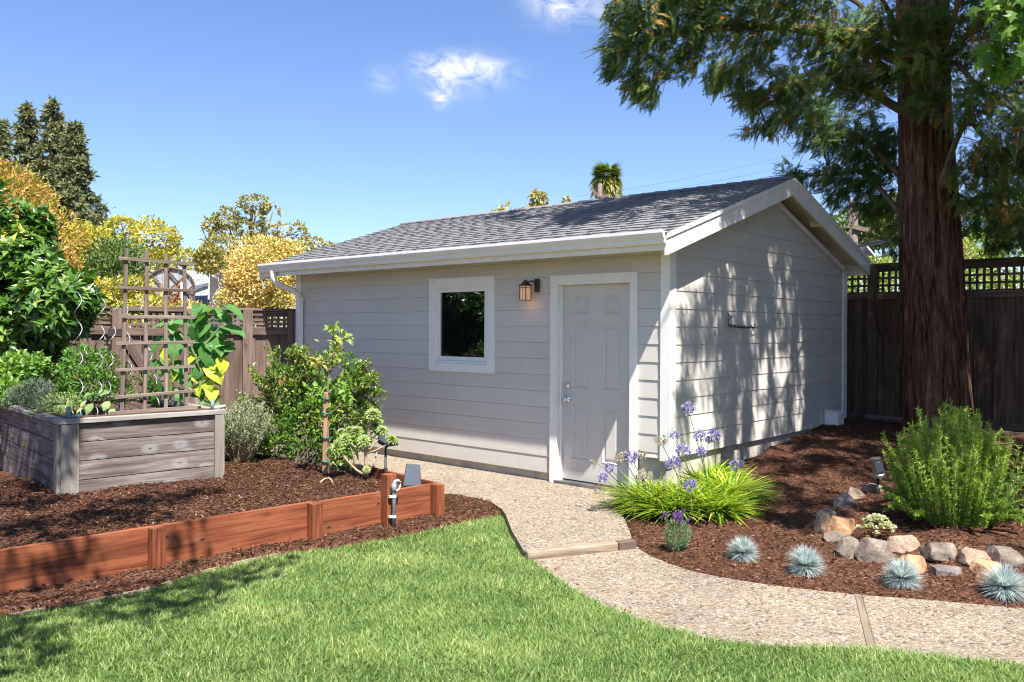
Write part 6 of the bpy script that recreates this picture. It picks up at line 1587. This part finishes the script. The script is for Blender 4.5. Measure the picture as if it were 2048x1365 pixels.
def C(u, v, Y, ru, rv, n, dY=.45, L_=.30, hang=.5, rb=(0, 1), to=None):
    """clump seen at photo pixel (u, v), Y metres away; a bough carries it"""
    c = at(u, v, Y); s = Y / F_PX; sprays(c, (ru * s, dY, rv * s), n, L_, hang, rb)
    return c
TW = []
def carry(z, cs, r0=.05):
    """a bough from the trunk at height z through the clump centres, with side twigs"""
    st = trz(z); pts = [st] + [np.array(c) for c in cs]; bough(pts, r0)
    for c in cs:
        for k in range(5):
            e = np.array(c) + rng.normal(size=3) * [.30, .25, .18]; bough([np.array(c), (np.array(c) + e) / 2 + V3(0, 0, .03), e], .008, .003)
# -- boughs in view. left arm, high
carry(4.6, [C(1640, 60, 9.60, 80, 60, 150), C(1520, 50, 9.67, 80, 60, 170), C(1400, 60, 9.46, 70, 60, 170), C(1300, 70, 9.32, 60, 60, 150), C(1240, 90, 9.25, 32, 60, 80)], .08)
C(1290, 150, 9.29, 45, 45, 80, .3, hang=.9); C(1300, 190, 9.29, 20, 22, 26, .2, .24, 1.0); C(1225, 120, 9.25, 18, 40, 32, .2, .24, .8); C(1360, 120, 9.39, 50, 40, 80, .35)
C(1260, 20, 9.29, 50, 40, 90); C(1350, 5, 9.42, 80, 40, 140); C(1460, -10, 9.53, 80, 50, 150); C(1600, -10, 9.00, 100, 50, 180); C(1500, 110, 9.63, 60, 40, 100, rb=(.2, 1)); C(1450, 145, 9.53, 50, 32, 76, .3, hang=.8, rb=(.2, 1))
# -- middle arm with hanging tips
carry(3.9, [C(1680, 150, 9.80, 70, 50, 150, rb=(.1, 1)), C(1590, 170, 9.30, 62, 42, 120, rb=(.2, 1)), C(1510, 190, 9.63, 46, 34, 80, .3, hang=.8, rb=(.2, 1)), C(1530, 245, 9.63, 34, 26, 40, .2, .22, 1.1)], .06)
C(1500, 262, 9.63, 22, 14, 18, .15, .2, .6); C(1545, 262, 9.63, 12, 16, 9, .1, .18, 1.3); C(1590, 225, 9.20, 44, 30, 60, .3, hang=.9)
C(1700, 90, 9.60, 90, 60, 170, rb=(.1, 1)); C(1780, 60, 9.50, 80, 60, 170, rb=(.2, 1)); C(1740, 170, 9.70, 60, 50, 120, rb=(.1, 1)); C(1820, 130, 9.30, 60, 40, 110, rb=(.2, 1))
# -- dark lower arm behind, left of the trunk
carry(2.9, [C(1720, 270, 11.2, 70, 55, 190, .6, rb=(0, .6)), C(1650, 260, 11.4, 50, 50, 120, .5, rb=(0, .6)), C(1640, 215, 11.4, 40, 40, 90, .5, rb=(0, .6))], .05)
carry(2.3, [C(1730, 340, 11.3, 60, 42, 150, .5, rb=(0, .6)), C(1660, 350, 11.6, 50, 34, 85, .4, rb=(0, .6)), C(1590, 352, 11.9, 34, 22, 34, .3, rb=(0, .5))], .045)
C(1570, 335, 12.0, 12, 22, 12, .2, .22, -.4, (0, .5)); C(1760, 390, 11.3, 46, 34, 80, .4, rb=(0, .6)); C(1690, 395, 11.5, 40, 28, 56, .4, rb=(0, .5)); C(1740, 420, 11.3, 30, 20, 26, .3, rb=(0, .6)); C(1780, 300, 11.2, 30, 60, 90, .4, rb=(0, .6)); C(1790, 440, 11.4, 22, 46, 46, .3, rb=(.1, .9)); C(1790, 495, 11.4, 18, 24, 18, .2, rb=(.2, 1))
# -- right of and in front of the trunk
carry(3.6, [C(1900, 110, 9.6, 60, 50, 120, rb=(.2, 1)), C(1960, 180, 9.0, 60, 50, 130, rb=(.3, 1)), C(2040, 230, 8.6, 70, 60, 160, rb=(.3, 1))], .05)
carry(2.7, [C(1930, 230, 9.7, 40, 34, 70, .4, rb=(.2, 1)), C(1990, 300, 9.5, 60, 46, 130, rb=(.2, 1)), C(2060, 330, 9.2, 60, 60, 140, rb=(.2, 1))], .045)
C(1860, 195, 9.7, 36, 22, 40, .25, rb=(.3, .8)); C(1835, 215, 9.6, 22, 16, 20, .2, rb=(.3, .8)); C(1950, 345, 9.8, 50, 30, 70, .4, rb=(.1, 1)); C(1930, 400, 10.2, 36, 26, 44, .3, rb=(.1, 1)); C(1990, 390, 10.0, 50, 40, 100, .4, rb=(0, 1)); C(2040, 430, 10, 50, 34, 90, .4, rb=(0, 1)); C(1960, 450, 10.8, 46, 26, 54, .4, rb=(0, .6)); C(2030, 480, 10.6, 46, 22, 54, .4, rb=(0, .7)); C(1985, 490, 10.8, 26, 14, 22, .3, rb=(0, .6))
C(1900, 30, 9.4, 90, 50, 160, rb=(.2, 1)); C(1990, 60, 9.0, 70, 70, 120, rb=(.3, 1)); C(2050, 130, 9.2, 60, 70, 140, rb=(.1, 1)); C(2010, 20, 10.4, 60, 50, 100, rb=(0, .7))
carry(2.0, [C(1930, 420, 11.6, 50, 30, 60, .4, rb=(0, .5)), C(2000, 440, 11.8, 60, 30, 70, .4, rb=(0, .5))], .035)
# -- boughs above the picture that shade the gable wall, roof, fence and right bed
SUNn = np.array(SUN)
def shade(P, t, rad, n, L_=.42, hang=.55):
    """foliage t metres up the sun ray from a place that lies in its shade"""
    c = np.array(P) + SUNn * 2.13 * t; sprays(c, rad, n, L_, hang, (0, .9), fine=False); return c
ups = []
g = np.random.default_rng(21)
def wallB(y, z): return shw(0, y, z)
# far third of the gable wall, almost fully shaded
for y in np.arange(3.72, 4.9, .38):
    for z in (.7, 1.3, 1.9, 2.5, 3.0): ups.append(shade(wallB(y, z), g.uniform(2.4, 3.6), (.36, .36, .50), 100))
# broken shade: middle of the wall, gable
for y, z, r_, n in [(1.05, 1.0, .16, 8), (1.25, 1.5, .22, 14), (1.3, .8, .2, 12), (1.45, 1.15, .2, 12), (1.6, 1.6, .25, 16), (1.7, .75, .2, 12), (1.75, 1.2, .2, 12), (1.9, 1.9, .24, 14), (2.0, 2.3, .26, 18), (1.5, 2.15, .2, 10), (1.1, 1.95, .15, 7), (.8, 1.9, .14, 6), (.55, 1.55, .16, 8), (.4, 1.25, .14, 7), (.28, 1.0, .10, 5), (.85, 1.45, .14, 6), (.6, 1.85, .13, 5), (.3, 1.75, .12, 5),
                    (2.2, 1.5, .18, 8), (2.35, 1.0, .16, 7), (2.3, 2.0, .2, 12), (2.5, 2.6, .3, 20), (2.7, 1.9, .2, 10), (2.75, 1.3, .16, 8), (2.85, .8, .16, 8), (2.2, .6, .16, 8), (2.6, .6, .14, 6), (1.3, .55, .16, 8), (2.0, 2.8, .28, 20), (1.5, 2.6, .22, 12), (2.9, 2.4, .3, 18), (3.1, 2.0, .22, 12), (3.15, 1.4, .2, 9), (3.3, 2.7, .3, 18), (3.3, .9, .18, 8), (3.4, 1.7, .2, 10), (3.45, 1.2, .16, 7)]:
    ups.append(shade(wallB(y, z), g.uniform(2.3, 3.2), (r_ * 1.0, r_ * 1.0, r_ * 1.9), int(n * 2.3), .34, 1.0))
# upper gable and rake: dense with holes
for y in np.arange(.9, 4.8, .5): ups.append(shade(shw(.25, y, roof_z(y) - .1), g.uniform(1.7, 2.6), (.30, .30, .25), 44))
# roof, right half
for x in np.arange(-2.6, .3, .42):
    for y in np.arange(.25, 2.4, .42):
        if (x < -1.2 and y < .9 + .5 * abs(x + 1.2)) or (y < .5): continue
        ups.append(shade(shw(x, y, roof_z(y)), g.uniform(1.2, 2.4), (.30, .30, .22), 13 if g.random() < .85 else 4))
for x, y in ((-3.4, 1.75), (-3.0, 1.5), (-3.9, 2.1), (-1.5, .75), (-1.9, .95)): ups.append(shade(shw(x, y, roof_z(y)), 1.9, (.30, .2, .15), 24))
# fence, trunk and the ground in between
for x in np.arange(.2, 5.2, .62):
    for z in (.7, 1.35, 2.0): ups.append(shade(shw(x, 5.25, z), g.uniform(2.6, 4.2), (.45, .42, .45), 36, .5))
    for y in (2.0, 2.75, 3.5, 4.25): ups.append(shade(shw(x + .1, y, .35), g.uniform(3.0, 4.4), (.42, .42, .36), 34 if not (x < 1.2 and y < 2.3) else 16, .5))
for x, y in ((.9, .9), (1.3, .5), (1.8, 1.3), (.5, 1.5), (2.2, .9), (2.7, 1.5), (3.4, 1.0), (1.5, 1.75), (.8, .4), (2.0, .3), (1.7, -.05)): ups.append(shade(shw(x, y, .25), g.uniform(3.2, 4.2), (.32, .30, .22), 22, .4))
for x, y in ((3.0, -.2), (3.5, -.6), (3.9, .3)): ups.append(shade(shw(x, y, .3), 3.9, (.14, .14, .1), 4, .3))
for z in (.8, 1.6, 2.4, 3.2): ups.append(shade(RWc + Vector((-.2, -.3, z - .4)), g.uniform(2.4, 3.4), (.5, .4, .5), 50, .5))
# carry those sprays with boughs fanning out from the trunk
for k, c in enumerate(ups):
    if k % 9 == 0:
        z = max(3.0, c[2] - O[2] - .9 + g.uniform(-.4, .4)); s = trz(z); m = (s + c) / 2 + V3(0, 0, .35); 
        pr = [proj for proj in (s, m, c)]
        bough([s, m, c], .045, .012)
rwt.build('branches', 'twig', rw_)
rwl.build('crown', 'redwood_leaf', rw_)

# maple-like leaves hanging in at the top right corner
mp = thing('sweetgum_tree', 'sweetgum tree with fresh green lobed leaves hanging in at the top right corner', 'tree', (5.6, 4.2, .0))
O2 = V3(5.6, 4.2, 0)
MB().tube([(0, 0, 0), (.1, .1, 2.5), (-.1, .6, 5)], [.14, .12, .08], 9).build('trunk', 'bark_pale', mp)
mb = MB(); tw = MB()
star = (np.array([(0, 0, 0), (.1, .42, -.02), (.38, .22, 0), (.55, .55, -.06), (.62, .2, 0), (1, 0, -.12), (.62, -.2, 0), (.55, -.55, -.06), (.38, -.22, 0), (.1, -.42, -.02), (.4, 0, .04)]),
        [np.array([(0, 1, 2, 10), (10, 2, 3, 4), (10, 4, 5, 6), (10, 6, 7, 8), (0, 10, 8, 9)])])
for u, v, Y, ru, rv, n in [(2030, 30, 5.2, 40, 40, 40), (2000, 90, 5.3, 26, 40, 26), (2040, 110, 5.2, 26, 40, 26), (2060, -30, 5.2, 60, 50, 60), (1985, 5, 5.4, 24, 20, 14), (2010, 130, 5.3, 14, 24, 10), (2100, 60, 5.2, 50, 70, 60)]:
    s = Y / F_PX; c = np.array(at(u, v, Y)); p = c + rdir(n) * (rng.uniform(0, 1, n) ** .5)[:, None] * V3(ru * s, .25, rv * s); ax = nrm(rdir(n) * .6 + V3(0, 0, -1)); no = nrm(rdir(n) * .7 + V3(.1, -.7, .4))
    put(mb, star, p - O2, ax, no, rng.uniform(.08, .13, n), rng.uniform(.085, .13, n), rng.uniform(0, 1, n)); tw.tube([V3(-.1, .6, 5), (c - O2) * .5 + V3(-.05, .3, 2.5) + V3(0, 0, .2), c - O2], [.03, .015, .004], 5)
tw.build('branches', 'twig', mp); mb.build('crown', 'maple_leaf', mp)

# the garden tree left of the camera whose shade lies on the lawn and the left beds (outside the picture)
sh = thing('shade_tree', 'leafy tree out of view at the left whose shade falls on the lawn', 'tree', (-4.6, .8, 0)); O3 = V3(-4.6, .8, 0)
MB().tube([(0, 0, 0), (.15, .1, 2.4), (.5, .3, 4.4), (1.2, .6, 6)], [.22, .18, .13, .06], 10).build('trunk', 'bark_pale', sh)
mb = MB(); tw = MB()
def shade2(P, t, rad, n):
    c = np.array(P) + SUNn * 2.13 * t; blob(mb, c - O3, rad, n, .10, .055, .1, .5, .1, 3, seed=int(t * 100) + n, shell=.2); tw.tube([V3(.5, .3, 4.4), (c - O3) * .6 + V3(.1, 0, 1.6), c - O3], [.04, .02, .006], 5)
for u, v, t_, r_, n in [(20, 1270, 2.5, .26, 120), (60, 1320, 2.3, .2, 70), (150, 1250, 2.6, .24, 100), (250, 1215, 2.6, .26, 110), (350, 1190, 2.7, .24, 100), (430, 1165, 2.6, .22, 90), (500, 1150, 2.7, .20, 70), (400, 1215, 2.5, .16, 40), (320, 1235, 2.5, .16, 40), (560, 1125, 2.7, .12, 30)]:
    shade2(gp(u, v, 0), t_, (r_ * 1.15, r_, r_ * .6), n)
for u, v, z, t_, r_, n in [(20, 1060, .27, 2.7, .22, 80), (60, 1010, .28, 2.8, .26, 110), (160, 1040, .28, 2.7, .24, 90), (230, 1020, .28, 2.8, .22, 80), (330, 1000, .28, 2.9, .2, 70), (400, 985, .28, 2.9, .16, 40), (120, 1075, .27, 2.6, .14, 30), (300, 1035, .28, 2.7, .15, 36)]:
    shade2(gp(u, v, z), t_, (r_ * 1.25, r_ * 1.15, r_ * .55), int(n * 2.2))
for a_, z, t_, r_, n in [(.2, .5, 2.7, .22, 80), (.15, .8, 2.7, .2, 70), (.55, .6, 2.8, .22, 80), (.55, .25, 2.7, .2, 70), (.9, .75, 2.8, .18, 50), (.3, .3, 2.7, .2, 60), (.3, .7, 2.7, .25, 110), (.8, .4, 2.8, .25, 110), (1.2, .6, 2.8, .2, 60)]:
    q_ = rbw(.0, a_, z - .27); shade2(q_, t_, (r_, r_, r_ * .7), n)
for a_, t_, r_, n in [(3.1, 2.5, .16, 50), (2.15, 2.5, .13, 36), (2.9, 2.5, .12, 28), (3.4, 2.5, .16, 40)]:
    q_ = BF0 + BA * a_; shade2(q_ + Vector((0, 0, .2)), t_, (r_, r_, r_), n)
tw.build('branches', 'twig', sh); mb.build('crown', 'mid_leaf', sh)

# unseen hedge added to block low sky and deepen the gable wall's shade
hd = thing('added_sky_screen', 'tall evergreen screen added out of view at the right to block low sky', 'hedge', (9.2, 5.0, 0)); O4 = V3(9.2, 5.0, 0); mb = MB(); tw = MB()
for y in np.arange(.5, 11.6, 1.1):
    x = 9.0 + .12 * math.sin(y * 2)
    for z, r_ in ((.9, 1.0), (2.4, 1.05), (3.9, .95), (5.2, .7)): blob(mb, V3(x, y, z) - O4, (.8, .9, r_), 330, .30, .16, .2, .6, .08, 2, seed=int(y * 10 + z), shell=.5)
    tw.tube([V3(x, y, -.1) - O4, V3(x, y, 5.2) - O4], [.09, .03], 6)
tw.build('trunk', 'bark_dark', hd); mb.build('foliage', 'dark_leaf', hd)
# ------------------------------------------------------------------ two thin clouds in the sky (by direction, in the world itself)
tc = wn.new('ShaderNodeTexCoord')
def cloud(u, v, ru, rv, dens, seed, lobes):
    """soft noise puff around a direction in the sky"""
    tot = None
    for (u_, v_, ru_, rv_, k) in lobes:
        d = ray(u_, v_).normalized()
        right = Vector((0, 0, 1)).cross(d).normalized() * -1; upv = right.cross(d) * 1
        def dotn(vec):
            n = wn.new('ShaderNodeVectorMath'); n.operation = 'DOT_PRODUCT'; wl.new(tc.outputs['Generated'], n.inputs[0]); n.inputs[1].default_value = vec; return n.outputs['Value']
        def m(op, a, b=None, cl=False):
            n = wn.new('ShaderNodeMath'); n.operation = op; n.use_clamp = cl
            for i, x in enumerate((a, b)):
                if x is None: continue
                if isinstance(x, (int, float)): n.inputs[i].default_value = x
                else: wl.new(x, n.inputs[i])
            return n.outputs[0]
        X = m('DIVIDE', dotn(right), ru_ / F_PX); Z = m('DIVIDE', dotn(upv), rv_ / F_PX)
        front = m('GREATER_THAN', dotn(d), .5)
        r2 = m('ADD', m('MULTIPLY', X, X), m('MULTIPLY', Z, Z))
        e = m('MULTIPLY', m('POWER', 2.718, m('MULTIPLY', r2, -1.0)), k)
        e = m('MULTIPLY', e, front)
        tot = e if tot is None else m('ADD', tot, e)
    nz = wn.new('ShaderNodeTexNoise'); nz.inputs['Scale'].default_value = 30; nz.inputs['Detail'].default_value = 7; nz.inputs['Roughness'].default_value = .62; nz.inputs['Distortion'].default_value = .7
    mp = wn.new('ShaderNodeMapping'); mp.inputs['Scale'].default_value = (1, 1, 1.7); mp.inputs['Location'].default_value = (seed, 0, seed * .3); mp.inputs['Rotation'].default_value = (0, R(25), 0)
    wl.new(tc.outputs['Generated'], mp.inputs[0]); wl.new(mp.outputs[0], nz.inputs['Vector'])
    f = m('MULTIPLY', tot, m('ADD', m('MULTIPLY', nz.outputs['Fac'], 4.2), -1.45, ))
    return m('MULTIPLY', m('MAXIMUM', f, 0.0), dens, True)
lob = [(900, 134, 46, 20, .95), (888, 168, 28, 26, .8), (955, 132, 44, 20, .45), (858, 126, 30, 13, .4), (765, 160, 24, 22, .20), (925, 158, 95, 38, .17), (880, 200, 13, 13, .55), (995, 145, 36, 26, .2)]
c1 = cloud(0, 0, 0, 0, 1.1, 3.3, lob)
c2 = cloud(0, 0, 0, 0, .75, 7.1, [(1150, 20, 70, 26, .8), (1110, 8, 50, 16, .5), (2000, 90, 120, 60, .5)])
mxn = wn.new('ShaderNodeMath'); mxn.operation = 'MAXIMUM'; wl.new(c1, mxn.inputs[0]); wl.new(c2, mxn.inputs[1])
cm = wn.new('ShaderNodeMix'); cm.data_type = 'RGBA'
tn = wn.new('ShaderNodeMix'); tn.data_type = 'RGBA'; tn.blend_type = 'MULTIPLY'; tn.inputs[0].default_value = 1; wl.new(w_sky.outputs[0], tn.inputs[6]); tn.inputs[7].default_value = (.91, .97, 1.19, 1)
wl.new(mxn.outputs[0], cm.inputs[0]); wl.new(tn.outputs[2], cm.inputs[6]); cm.inputs[7].default_value = (6.2, 6.4, 6.7, 1)
wl.new(cm.outputs[2], w_bg.inputs[0])
